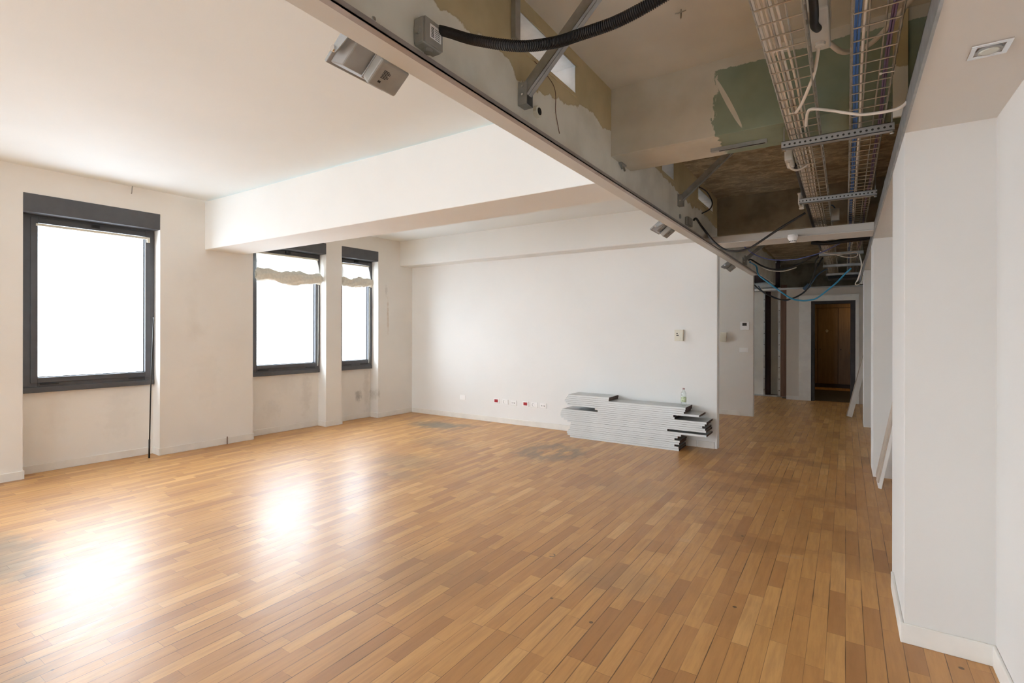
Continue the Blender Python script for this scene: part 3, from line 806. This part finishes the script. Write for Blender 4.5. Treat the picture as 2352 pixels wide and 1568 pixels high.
# corrugated conduit
pts = spline([(-1.30, 1.475, 2.648), (-1.235, 1.46, 2.609), (-1.113, 1.45, 2.54), (-.928, 1.45, 2.462), (-.794, 1.45, 2.432), (-.701, 1.45, 2.428), (-.572, 1.45, 2.429), (-.447, 1.45, 2.452), (-.33, 1.47, 2.50), (-.25, 1.52, 2.57)], 80)
L = 0; out = []
o = MB().tube(pts, .0165, 12, rf=lambda i: (.0185 if (i % 4) < 2 else .0155)).build('corrugated_conduit', M_blackp, loc=pts[0])
tag(o, 'black corrugated conduit sagging from the stickered grey box across the opening', 'conduit')

# ------------------------------------------------------------------ floodlights on the bulkhead
def floodlight(loc, label):
    # lamp tilted to throw its light up and left, hung from the bulkhead by a yoke
    o = empty('floodlight', loc); tag(o, label, 'floodlight', 'floodlights along the bulkhead'); o.scale = (.8,)*3
    M = Matrix.Rotation(R(-38), 4, 'Y')
    MB().box(-.10, .10, -.165, .165, -.004, .014, 0, M).build('front_frame', M_grey_flood, o, bevel=.004)
    MB().box(-.085, .085, -.15, .15, .0145, .017, 0, M).build('glass', M_glass, o)
    Mz = M @ Matrix.Rotation(PI, 4, 'X')
    MB().taper(-.09, .09, -.15, .15, .004, .05, .03, Mz).build('housing', M_grey_flood, o, bevel=.006)
    m = MB(); m.box(-.06, .075, -.02, .15, -.115, -.055, 0, M)
    jb_ = m.build('wiring_box', M_grey_pl, o, bevel=.012, seg=3)
    MB().box(-.064, .079, -.024, .154, -.066, -.060, 0, M).build('lid_seam', M_grey_flood, jb_, bevel=.002)
    m = MB()
    for k in range(7): m.box(-.005+k*.006, -.002+k*.006, .02, .06 if k % 3 else .05, -.1156, -.115, 0, M)
    m.box(-.03, -.02, .02, .035, -.1156, -.115, 0, M)
    m.build('rating_print', M_dark, jb_)
    for s in (-1, 1):
        y = s*.168
        MB().add([(.145, y-.002, .07), (.145, y-.002, .03), (-.005, y-.002, -.045), (-.03, y-.002, -.02), (.145, y+.002, .07), (.145, y+.002, .03), (-.005, y+.002, -.045), (-.03, y+.002, -.02)],
                 [(0, 1, 2, 3), (7, 6, 5, 4), (0, 4, 5, 1), (1, 5, 6, 2), (2, 6, 7, 3), (3, 7, 4, 0)]).build('yoke_arm', M_grey_flood, o)
        MB().lathe([(.014, 0), (.014, .012)], 10, Matrix.Translation((-.012, y, -.028)) @ Matrix.Rotation(R(90)*(-s), 4, 'X')).build('wing_nut', M_chrome, o)
    MB().box(.141, .145, -.168, .168, .03, .07).build('yoke_plate', M_grey_flood, o)
    return o
fl = floodlight((-1.478, 1.275, 2.50), 'large grey floodlight on the bulkhead edge below the stickered grey box, nearest of the three')
for loc, lab in (((-1.478, 4.85, 2.50), 'grey floodlight halfway along the bulkhead, below the long black cable loop'),
                 ((-1.478, 8.1, 2.49), 'smallest grey floodlight at the far end of the bulkhead, above the thermostat')):
    c = copy_tree(fl); c.location = loc; c['label'] = lab

# ------------------------------------------------------------------ wire trays
TZ = 2.635
def tray(name, xc, y0, y1, label, w=.158, h=.055):
    o = empty(name, (xc, y0, TZ)); tag(o, label, 'cable tray')
    m = MB(); L = y1-y0; r_ = .0032
    longs = [(-w/2, h), (-w/2, .03), (-w/2+.004, .002), (-.026, 0), (.026, 0), (w/2-.004, .002), (w/2, .03), (w/2, h)]
    for x, z in longs: m.tube([(x, 0, z), (x, L, z)], r_*1.15, 6)
    y = .03
    while y < L:
        m.tube([(-w/2, y, h), (-w/2, y, .008), (-w/2+.008, y, -.003), (w/2-.008, y, -.003), (w/2, y, .008), (w/2, y, h)], r_, 5)
        y += .105
    m.build('wire_mesh', M_wire, o)
    return o
tray('cable_tray', -.204, -1.2, 12.0, 'wire mesh tray on the left carrying the bundle of white cables')
tray('cable_tray', .095, -1.2, 12.0, 'wire mesh tray on the right carrying blue, white and violet cables')
def run(name, x, z, r_, mat, label, group, wob=.004, y1=12.0, ph=0):
    pts = []
    n = 44
    for k in range(n+1):
        y = -1.2+(y1+1.2)*k/n
        pts.append((x+wob*math.sin(y*1.9+ph)+wob*.6*math.sin(y*4.3+ph*2), y, z+.002*math.sin(y*3+ph)))
    o = MB().tube(spline(pts, 3), r_, 7).build(name, mat, loc=pts[0], smooth=True)
    return tag(o, label, 'cable', group)
for k, x in enumerate((-.270, -.253, -.236, -.219, -.261, -.228, -.198)):
    lb = ['first white cable from the left in the left wire tray', 'second white cable from the left in the left wire tray', 'third white cable from the left in the left wire tray', 'fourth white cable from the left in the left wire tray',
          'white cable on top of the bundle, at the left side of the left tray', 'white cable lying on top of the bundle at the middle of the left wire tray', 'white cable straying off to the right of the bundle in the left wire tray'][k]
    run('electric_cable', x, TZ+(.0115 if k < 4 else (.0245 if k < 6 else .0115)), .0054, M_cwhite, lb, 'white cables in the left wire tray', .0035 if k < 6 else .006, 12.0, 1.3 if k < 4 else 1.5)
for k, x in enumerate((.0335, .045)):
    run('electric_cable', x-.001, TZ+.011, .0054, M_cblue, ('outer left one of the two blue cables in the right wire tray', 'blue cable next to the white one in the right wire tray')[k], 'blue cables in the right wire tray', .003, 12.0, 0)
run('electric_cable', .0595, TZ+.008, .0058, M_cwhite, 'single white cable lying beside the blue ones in the right wire tray', None, .003)
for k, x in enumerate((.148, .157, .152)):
    run('electric_cable', x-.004, TZ+(.010 if k < 2 else .0185), .0042, M_cviolet, ('left violet cable in the right wire tray', 'right violet cable touching the outer side of the right wire tray', 'violet cable lying on top of the other two in the right wire tray')[k], 'violet cables in the right wire tray', .005, 12.0, 0)
# cable ties
for (x, y, lab) in ((-.215, 2.30, 'white cable tie on the left wire tray nearest the camera'), (-.215, 3.0, 'white cable tie on the left wire tray just before the green beam'), (.155, 2.75, 'white cable tie around the violet cables')):
    m = MB().tube([(x-.03, y, TZ-.006), (x+.02, y+.004, TZ-.007), (x+.024, y+.004, TZ+.02)], .0022, 5).box(x-.034, x-.026, y-.004, y+.004, TZ-.011, TZ-.003)
    tag(m.build('cable_tie', M_cwhite, loc=(x, y, TZ)), lab, 'cable tie')

# brackets under the trays
def bracket(y, x0, x1, ztop, label, perf=True):
    o = empty('tray_bracket', ((x0+x1)/2, y, 2.60)); tag(o, label, 'bracket')
    h = (x1-x0)/2; m = MB(); t = .003
    m.box(-h, h, -.021, -.021+t, -.042, 0); m.box(-h, h, .018, .021, -.042, 0); m.box(-h, h, -.021, .021, -.042, -.042+t)
    m.box(-h, h, -.021, -.012, -.003, 0)
    m.build('channel', M_perf if perf else M_steel, o)
    for x in (-h+.012, h-.010):
        MB().tube([(x, 0, -.045), (x, 0, ztop-2.60)], .004, 8).build('threaded_rod', M_steel, o)
        MB().lathe([(.010, 0), (.010, .008)], 6, Matrix.Translation((x, 0, -.053))).build('nut', M_chrome, o)
    return o
bracket(3.35, -.315, .212, 2.69, 'perforated steel channel under both wire trays at the green beam')
bracket(4.86, -.325, .20, 3.15, 'steel channel under both wire trays behind the green beam')
bracket(8.4, -.32, .20, 3.15, 'steel channel under the trays just beyond the smoke detector crossbeam', False)
bracket(9.9, -.32, .20, 3.15, 'steel channel under the trays, second beyond the smoke detector crossbeam', False)
bracket(11.4, -.32, .20, 3.15, 'steel channel at the far end of the trays before the dark doorway wall', False)
o = MB().box(-.74, -.41, 3.485, 3.515, 2.672, 2.69).box(-.74, -.41, 3.485, 3.515, 2.668, 2.673).build('steel_rail', M_steel, loc=(-.57, 3.5, 2.68)); tag(o, 'short slotted steel rail under the green beam', 'rail')
MB().box(-.12, .15, -.008, .008, -.0125, -.0115).build('slot', M_dark, o)
m = MB().tube([(0, 0, 0), (0, 0, -.03), (.0, -.006, -.05)], .004, 6).tube([(-.03, .0, -.012), (-.01, -.01, -.02), (.025, 0, -.012)], .003, 6)
o = m.build('ceiling_nail', M_wire); o.location = (-.71, 2.66, 3.15); tag(o, 'bent nail sticking out of the ceiling above the corrugated conduit', 'nail')

# white junction boxes beside the trays and the fat black conduits
def wbox(name, loc, sx, sy, sz, label):
    o = empty(name, loc); tag(o, label, 'junction box')
    MB().box(-sx/2, sx/2, -sy/2, sy/2, -sz/2, sz/2).build('box', M_plate2, o, bevel=.008, seg=3)
    MB().box(-sx/2-.004, sx/2+.004, -sy/2-.004, sy/2+.004, sz/2-.012, sz/2).build('lid', M_plate2, o, bevel=.003)
    MB().lathe([(.022, 0), (.019, .010), (.010, .012)], 16, Matrix.Translation((0, sy*.30, -sz/2)) @ Matrix.Rotation(PI, 4, 'X')).build('cable_gland', M_plate2, o, smooth=False)
    return o
M_plate2 = simple('box_white', (.66, .65, .61), .4, 0, .03, 10)
wbox('junction_box', (-.095, 2.45, 2.80), .075, .34, .13, 'large white junction box between the two wire trays, entered by a fat black conduit')
wbox('junction_box', (-.325, 3.98, 2.70), .05, .20, .10, 'white junction box left of the left wire tray behind the green beam')
wbox('junction_box', (-.335, 5.20, 2.66), .035, .22, .10, 'small white junction box on the left tray where the long black cable ends')
o = empty('junction_box', (-.09, 6.0, 2.62)); tag(o, 'grey box hanging between the wire trays before the crossbeam', 'junction box')
MB().box(-.036, .036, -.03, .03, -.02, .10).build('box', M_grey_pl, o, bevel=.005)
MB().tube(spline([(0, 0, .10), (-.03, 0, .14), (-.08, 0, .12)], 5), .006, 6).build('lead', M_cdblue, o, smooth=True)
cable('pipe_conduit', [(-.098, .8, 2.68), (-.098, 1.6, 2.685), (-.100, 2.15, 2.69), (-.105, 2.30, 2.695), (-.098, 2.42, 2.735)], .0155, M_blackp, 'fat black conduit running into the large white junction box', 'conduit', n=14)
cable('flexible_conduit', [(-.07, 2.60, 2.76), (-.02, 2.72, 2.755), (.03, 2.78, 2.775), (.10, 2.80, 2.80), (.20, 2.75, 2.88), (.33, 2.7, 3.0)], .011, M_cwhite, 'white flexible conduit curving from the large white box to the right', 'conduit', n=12)
cable('pipe_conduit', [(-.300, 4.06, 2.665), (-.297, 4.3, 2.665), (-.299, 4.8, 2.66), (-.303, 5.2, 2.655), (-.30, 5.7, 2.655), (-.30, 6.5, 2.65), (-.30, 8.3, 2.65)], .0135, M_blackp, 'black conduit clinging to the left flank of the left wire tray', 'conduit', n=10)
cable('flexible_conduit', [(-.325, 3.90, 2.64), (-.32, 3.92, 2.612), (-.29, 3.97, 2.60), (-.25, 4.0, 2.615), (-.22, 4.02, 2.645)], .0075, M_cwhite, 'white cable loop under the left wire tray at the white box behind the green beam', 'cable')
cable('electric_cable', [(-.10, 2.57, 2.728), (-.12, 2.66, 2.665), (-.150, 2.74, 2.625), (-.185, 2.88, 2.618), (-.215, 2.98, 2.622)], .0075, M_cwhite, 'white cable dropping from the large white box onto the left tray', 'cable')
cable('electric_cable', [(-.18, 3.14, 2.60), (-.165, 2.98, 2.603), (-.141, 2.9, 2.592), (-.06, 2.9, 2.565), (.011, 2.9, 2.536), (.08, 2.9, 2.515), (.20, 2.9, 2.515), (.245, 2.9, 2.56)], .0068, M_cwhite, 'white cable crossing under the right wire tray in front of the green beam', 'cable')
cable('thin_wire', [(-1.345, 2.17, 2.90), (-1.335, 2.44, 2.84), (-1.335, 2.47, 2.70), (-1.338, 2.52, 2.60)], .0022, M_brownpost, 'thin brown wire hanging from the nearest bulkhead opening', 'wire', n=5)
cable('electric_cable', [(-1.34, 5.75, 3.07), (-1.29, 5.9, 3.04), (-1.26, 6.02, 2.95), (-1.27, 5.95, 2.86), (-1.33, 5.85, 2.80)], .007, M_cblack, 'short dark cable looping in front of the opening before the dark concrete beam', 'cable')

# ------------------------------------------------------------------ hanging cables
cable('electric_cable', [(-1.31, 5.40, 2.640), (-1.28, 5.38, 2.648), (-1.23, 5.4, 2.566), (-1.111, 5.4, 2.399), (-1.01, 5.4, 2.312), (-.908, 5.4, 2.286), (-.80, 5.4, 2.30), (-.732, 5.4, 2.334), (-.527, 5.4, 2.467), (-.313, 5.4, 2.590)], .0105, M_cblack, 'thick black cable hanging in a deep loop in front of the smoke detector crossbeam', 'cable')
cable('electric_cable', [(-1.30, 8.887, 2.638), (-1.25, 8.8, 2.63), (-1.10, 8.75, 2.52), (-.95, 8.7, 2.452), (-.78, 8.7, 2.44), (-.58, 8.6, 2.49), (-.42, 8.5, 2.565), (-.30, 8.415, 2.60)], .012, M_cblack, 'black cable hanging from the flat oval wall box to the left tray', 'cable')
cable('electric_cable', [(-1.27, 8.9, 2.61), (-1.10, 8.8, 2.50), (-.95, 8.72, 2.43), (-.78, 8.72, 2.415), (-.62, 8.7, 2.455)], .007, M_cwhite, 'pale cable hanging just below the black cable of the oval wall box', 'cable')
cable('electric_cable', [(-1.36, 9.96, 2.32), (-1.25, 9.7, 2.22), (-1.132, 9.6, 2.132), (-1.0, 9.6, 2.06), (-.87, 9.6, 2.027), (-.70, 9.6, 2.06), (-.555, 9.6, 2.16), (-.46, 9.5, 2.32), (-.402, 9.3, 2.46), (-.30, 9.2, 2.64)], .012, M_cblack, 'black cable hanging lowest beside the corridor wall corner, left of the light blue one', 'cable')
cable('electric_cable', [(-1.30, 9.0, 2.62), (-1.248, 9.3, 2.58), (-1.215, 9.3, 2.441), (-1.09, 9.3, 2.32), (-.969, 9.3, 2.214), (-.75, 9.3, 2.036), (-.597, 9.3, 1.989), (-.47, 9.3, 1.995), (-.36, 9.3, 2.036), (-.13, 9.3, 2.243), (-.02, 9.3, 2.37), (.065, 9.3, 2.46)], .0125, M_clblue, 'light blue cable hanging in the deepest loop before the dark doorway', 'cable')
cable('electric_cable', [(-1.30, 9.95, 2.30), (-1.19, 9.8, 2.17), (-1.021, 9.8, 2.08), (-.92, 9.8, 2.037), (-.823, 9.8, 2.029), (-.63, 9.8, 2.125), (-.516, 9.8, 2.244), (-.411, 9.8, 2.405), (-.318, 9.8, 2.492), (-.25, 9.8, 2.52)], .009, M_cdblue, 'dark blue cable hanging beside the light blue loop', 'cable')
o = MB().box(-.06, .06, -.02, .02, -.035, .035).build('cable_connector', M_cdblue, bevel=.008); o.location = (-.545, 9.8, 2.235); o.rotation_euler = (0, R(-45), 0); tag(o, 'dark connector block on the dark blue hanging cable', 'connector')
cable('electric_cable', [(-1.30, 7.4, 2.80), (-1.139, 7.6, 2.63), (-1.031, 7.6, 2.538), (-.88, 7.6, 2.47), (-.741, 7.6, 2.445), (-.60, 7.6, 2.44), (-.489, 7.6, 2.449), (-.271, 7.6, 2.505), (-.12, 7.6, 2.575), (.008, 7.6, 2.644)], .0055, M_cindigo, 'thin indigo cable hanging across the corridor just behind the smoke detector crossbeam', 'cable')
cable('electric_cable', [(.125, 8.5, 2.76), (.144, 8.5, 2.617), (.174, 8.5, 2.464), (.175, 8.5, 2.37), (.16, 8.5, 2.285), (.13, 8.5, 2.19)], .0085, M_cwhite, 'white cable hanging straight down from the right wire tray', 'cable')
cable('electric_cable', [(.27, 9.2, 2.70), (.24, 9.4, 2.60), (.206, 9.5, 2.496), (.151, 9.5, 2.312), (.122, 9.5, 2.235), (.15, 9.5, 2.218), (.20, 9.5, 2.26), (.222, 9.5, 2.36)], .007, M_cwhite, 'white cable with a hooked lower end beside the right ceiling edge', 'cable')
cable('electric_cable', [(-.30, 8.2, 2.60), (-.18, 8.25, 2.56), (-.02, 8.3, 2.555), (.11, 8.3, 2.57), (.13, 8.3, 2.53), (.08, 8.3, 2.505), (-.03, 8.3, 2.52), (-.12, 8.3, 2.56)], .006, M_cwhite, 'white cable curled under the trays beyond the crossbeam', 'cable')
cable('electric_cable', [(-.40, 6.95, 2.66), (-.34, 7.0, 2.60), (-.24, 7.0, 2.57), (-.14, 7.0, 2.59), (-.06, 7.0, 2.65)], .008, M_cwhite, 'white cable bowed below the left tray just behind the crossbeam', 'cable')
cable('pipe_conduit', [(-.36, 7.3, 2.60), (-.2, 7.3, 2.575), (0, 7.3, 2.59), (.18, 7.3, 2.60), (.30, 7.3, 2.61)], .026, M_blackp, 'thick black conduit crossing under both wire trays behind the crossbeam', 'conduit', n=12)
cable('electric_cable', [(-.40, 9.3, 2.50), (-.385, 9.0, 2.56), (-.34, 8.8, 2.60), (-.28, 8.7, 2.62)], .013, M_cblack, 'short black cable end drooping from the left tray', 'cable')
m = MB()
o = MB().box(-.30, .20, 11.7, 12.2, 2.53, 2.60).build('cable_duct', M_blackp, loc=(0, 11.9, 2.53), bevel=.01); tag(o, 'dark enclosed duct at the far end of the wire trays', 'duct')

# ------------------------------------------------------------------ smoke detector, downlight
o = empty('smoke_detector', (-.452, 5.885, 2.478)); tag(o, 'white smoke detector on the corridor crossbeam', 'smoke detector'); o.scale = (.86,)*3
MB().lathe([(.052, 0), (.052, -.014), (.045, -.018)], 24).build('base', M_plate, o, smooth=False)
MB().lathe([(.056, -.016), (.056, -.034), (.042, -.062), (.034, -.070), (.034, -.084), (.024, -.090)], 28).build('body', M_plate, o, smooth=False)
m = MB()
for k in range(12):
    a = 2*PI*k/12; m.box(.0335, .0365, -.006, .006, -.080, -.073, 0, Matrix.Rotation(a, 4, 'Z'))
m.build('sensor_slot', M_dark, o)
MB().box(-.03, .03, .0, .066, -.004, .0).build('mounting_plate', M_plate, o)
o = empty('downlight', (.405, 2.33, 2.46)); tag(o, 'square silver recessed downlight in the lowered ceiling on the right', 'downlight')
m = MB(); a, c, h = .053, .036, -.007
m.box(-a, a, -a, -c, h, 0); m.box(-a, a, c, a, h, 0); m.box(-a, -c, -c, c, h, 0); m.box(c, a, -c, c, h, 0)
m.build('bezel', M_chrome, o, bevel=.002)
MB().lathe([(.0345, -.001), (.0345, -.009), (.030, -.010)], 28).build('ring', M_grey_flood, o)
MB().lathe([(.029, -.0105), (.020, -.013), (.008, -.0145)], 24).build('bulb', simple('lamp_glass', (.62, .62, .55), .15, .3), o, smooth=True)

# ------------------------------------------------------------------ sockets and controls on the far wall
def plate(loc, kind, label, group=None):
    o = empty('wall_socket', loc); tag(o, label, 'socket', group)
    MB().box(-.058, .058, -.010, 0, -.040, .040).build('cover_plate', M_plate, o, bevel=.003)
    if kind == 'red':
        MB().box(-.038, .030, -.0135, -.010, -.022, .024).build('red_insert', M_red, o, bevel=.002)
    elif kind == 'schuko':
        f = MB(); f.lathe([(.026, 0), (.026, .003)], 24, Matrix.Translation((-.012, -.010, 0)) @ Matrix.Rotation(R(90), 4, 'X')); fo = f.build('socket_face', M_plate, o)
        m = MB(); n = 16
        for k in range(n):
            a = R(100)+k/n*R(170)
            m.box(.019, .0235, -.0145, -.0128, -.0045, .0045, 0, Matrix.Translation((-.012, 0, 0)) @ Matrix.Rotation(-a, 4, 'Y'))
        m.build('shadow_rim', M_grey_pl, o)
        MB().box(.024, .044, -.0125, -.010, -.020, .020).build('side_module', M_plate, o, bevel=.001)
    elif kind == 'three':
        MB().box(-.040, .040, -.0125, -.010, -.022, .022).build('socket_face', M_plate, o, bevel=.001)
        for q, rr in ((-.024, .0062), (0, .0055), (.022, .0075)):
            MB().lathe([(rr, 0), (rr, .001)], 12, Matrix.Translation((q, -.0125, 0)) @ Matrix.Rotation(R(90), 4, 'X')).build('pin_hole', M_dark, o)
    elif kind == 'blank':
        MB().box(-.035, -.005, -.0125, -.010, -.022, .022).build('rocker', M_plate, o, bevel=.002)
        MB().box(.0, .03, -.0125, -.010, -.022, .022).build('rocker', M_plate, o, bevel=.002)
    return o
YW = 6.85
plate((-5.50, YW, .358), 'blank', 'plain white socket plate nearest the room corner')
plate((-4.79, YW, .352), 'red', 'white wall plate with a red insert, left one')
plate((-4.618, YW, .348), 'schuko', 'round white socket between the left red plate and three black holes')
plate((-4.455, YW, .344), 'three', 'three-hole socket in the left trio of wall plates')
plate((-4.228, YW, .346), 'red', 'white wall plate with a red insert, nearer the sheet stack')
plate((-4.07, YW, .344), 'schuko', 'round white socket in the trio nearer the sheet stack')
plate((-3.908, YW, .342), 'three', 'three-hole socket closest to the sheet stack')
o = empty('intercom', (-1.84, YW, 1.444)); tag(o, 'cream wall intercom above the sheet stack', 'intercom')
MB().box(-.055, .055, -.045, 0, -.075, .075).build('body', M_cream, o, bevel=.005)
MB().box(-.030, -.012, -.047, -.045, .018, .030).build('button', M_dark, o); MB().box(-.030, .0, -.047, -.045, -.006, .006).build('button', M_dark, o)
MB().lathe([(.028, 0), (.026, .003)], 20, Matrix.Translation((-.005, -.045, -.040)) @ Matrix.Rotation(R(90), 4, 'X')).build('dial', M_cream, o)
o = empty('wall_control', (-1.85, 9.80, 1.395)); tag(o, 'beige control box hanging crooked on the far corridor wall', 'wall control')
M = Matrix.Rotation(R(4), 4, 'Y')
MB().box(-.055, .055, -.05, 0, -.085, .085, 0, M).build('body', M_cream, o, bevel=.005)
MB().box(-.03, .02, -.052, -.05, -.06, .06, 0, M).build('cover', M_cream, o, bevel=.001)
o = empty('thermostat', (-1.497, 9.80, 1.595)); tag(o, 'white thermostat with a dark display on the far corridor wall', 'thermostat')
MB().box(-.073, .073, -.022, 0, -.073, .073).build('body', M_plate, o, bevel=.005)
MB().box(-.036, .034, -.0235, -.022, .0, .052).build('display', M_screen, o)
o = empty('light_switch', (-1.512, 9.80, 1.168)); tag(o, 'white light switch below the thermostat', 'light switch')
MB().box(-.073, .073, -.010, 0, -.042, .042).build('cover_plate', M_plate, o, bevel=.003)
MB().box(.0, .045, -.015, -.010, -.026, .026).build('rocker', M_plate, o, bevel=.002)
MB().box(-.045, -.002, -.013, -.010, -.026, .026).build('rocker', M_plate, o, bevel=.002)
o = MB().box(0, .20, -.012, 0, 0, .085).build('floor_cover', M_base, bevel=.002); o.location = (-1.60, 6.85, .0); S(o); o.name = 'baseboard_far'

# ------------------------------------------------------------------ stack of panels
T = .0262
lay = [
 # x0, x1, dy, label-key
 (-3.26, -1.745, .0), (-3.30, -1.75, .004), (-3.31, -1.80, .0), (-3.29, -1.74, -.004), (-3.265, -1.735, .0), (-3.26, -1.80, .003), (-3.255, -1.76, .0), (-3.25, -1.72, .003),
 (-3.30, -1.415, -.004), (-3.36, -1.89, .002), (-3.40, -1.42, .0), (-3.41, -1.43, -.002), (-3.41, -1.465, .001), (-3.40, -1.435, .0), (-3.385, -1.415, .0), (-2.84, -1.80, .003),
 (-2.88, -1.815, .0), (-3.30, -1.50, -.003), (-3.33, -1.685, .002), (-3.345, -1.67, .0), (-3.40, -1.665, .0), (-3.31, -2.68, .002), (-3.29, -2.675, .003)]
uniq = {0: 'bottommost grey sheet, lying on the wooden floor', 8: 'grey sheet jutting out furthest right from the lower half of the stack', 9: 'short grey sheet just above the lowest one that juts right, leaving a dark gap',
        14: 'grey sheet with the broad bare top surface jutting right at mid height', 15: 'short grey sheet above mid height with its left end set back, lower one',
        16: 'short grey sheet above mid height with its left end set back, upper one', 17: 'single grey sheet jutting right in the upper half of the stack',
        20: 'grey sheet the bottle stands on', 21: 'short grey sheet on top at the left end, lower of the pair', 22: 'topmost short grey sheet at the left end of the stack'}
for k, (x0, x1, dy) in enumerate(lay):
    z = k*T
    sag = .004 if k in (3, 12) else 0
    m = MB(); n = 8
    yb = 6.81 + dy*.5; yf = 6.47 + dy
    if k == 20: x0 = -3.33
    for i in range(n):
        a = x0+(x1-x0)*i/n; b_ = x0+(x1-x0)*(i+1)/n
        vs = [(a, yf, z), (b_, yf, z), (b_, yb, z), (a, yb, z), (a, yf, z+T-.0022), (b_, yf, z+T-.0022), (b_, yb, z+T-.0022), (a, yb, z+T-.0022)]
        m.add(vs, [(0, 3, 2, 1), (4, 5, 6, 7), (0, 1, 5, 4), (2, 3, 7, 6)]); m.mi[-2] = 1
        if i == 0: m.add(vs, [(0, 4, 7, 3)], 2)
        if i == n-1: m.add(vs, [(1, 2, 6, 5)], 2)
    o = m.build('metal_sheet', [M_panelgrey, M_panellight, M_brownend], loc=(x0, yf, z))
    ORD = ['', 'second', 'third', 'fourth', 'fifth', 'sixth', 'seventh', 'eighth', 'ninth', 'tenth', 'eleventh', 'twelfth', 'thirteenth', 'fourteenth', 'fifteenth', 'sixteenth', 'seventeenth', 'eighteenth', 'nineteenth', 'twentieth']
    if k in uniq: lab = uniq[k]
    elif k < 8: lab = 'pale grey sheet in the flush lower part of the stack, %s from the floor' % ORD[k]
    elif k < 15: lab = 'pale grey sheet in the overhanging middle of the stack, %s from the floor' % ORD[k]
    else: lab = 'pale grey sheet %s the one under the bottle' % ('two below' if k == 18 else 'directly beneath')
    tag(o, lab, 'metal sheet', 'grey sheets stacked against the far wall')
# bottle
zb = 21*T
o = empty('water_bottle', (-1.742, 6.68, zb-.002)); tag(o, 'clear plastic water bottle standing on the sheet stack', 'bottle')
MB().lathe([(.028, 0), (.033, .006), (.033, .05), (.030, .055), (.033, .060), (.033, .115), (.030, .12), (.033, .126), (.032, .15), (.026, .172), (.015, .19), (.0125, .195), (.0125, .205)], 24).build('body', M_bottle, o, smooth=True)
MB().lathe([(.0337, .045), (.0337, .108)], 24).build('label', M_lab, o, smooth=True)
MB().lathe([(.0145, .203), (.0145, .218), (.012, .220)], 16).build('cap', M_cap, o)

# ------------------------------------------------------------------ leaning boards
def lean(base, top, thick, depth, label, L):
    b_ = Vector(base); d_ = Vector(top)-b_; ang = math.atan2(d_.x, d_.z)
    o = empty('leaning_board', base); tag(o, label, 'board')
    M = Matrix.Rotation(ang, 4, 'Y')
    MB().box(0, thick, -depth/2, depth/2, 0, L, 0, M).build('face', M_boardw, o, bevel=.002)
    return o, M
o, M = lean((.02, 10.72, .018), (.245, 10.72, 1.05), .075, .10, 'narrow white board leaning against the right side at the corridor end', 2.1)
MB().box(-.012, 0, -.05, .05, 0, 2.1, 0, M).build('back_strip', M_boarde, o)
o, M = lean((.258, 6.14, .008), (.40, 6.14, .80), .028, .34, 'white panel with a tan edge leaning in the recess between the two nearest columns', 2.0)
MB().box(-.014, -.001, -.17, .17, .05, 2.0, 0, M).build('tan_edge', M_boarde, o)
MB().tube([(.23, -.172, 1.0), (.23, -.20, 1.0)], .012, 8).build('hinge', M_dark, o) if False else None
o = MB().tube(spline([(.30, 12.3, .012), (.36, 12.25, .018), (.42, 12.3, .012), (.47, 12.28, .012)], 6), .018, 8).build('red_strap', M_red, loc=(.3, 12.3, 0)); tag(o, 'small red strap lying on the floor at the corridor end, right of the door', 'strap')
S(MB().box(.17, .40, 12.40, 12.44, -.0, 2.44).build('wall_end', M_white)) if False else None
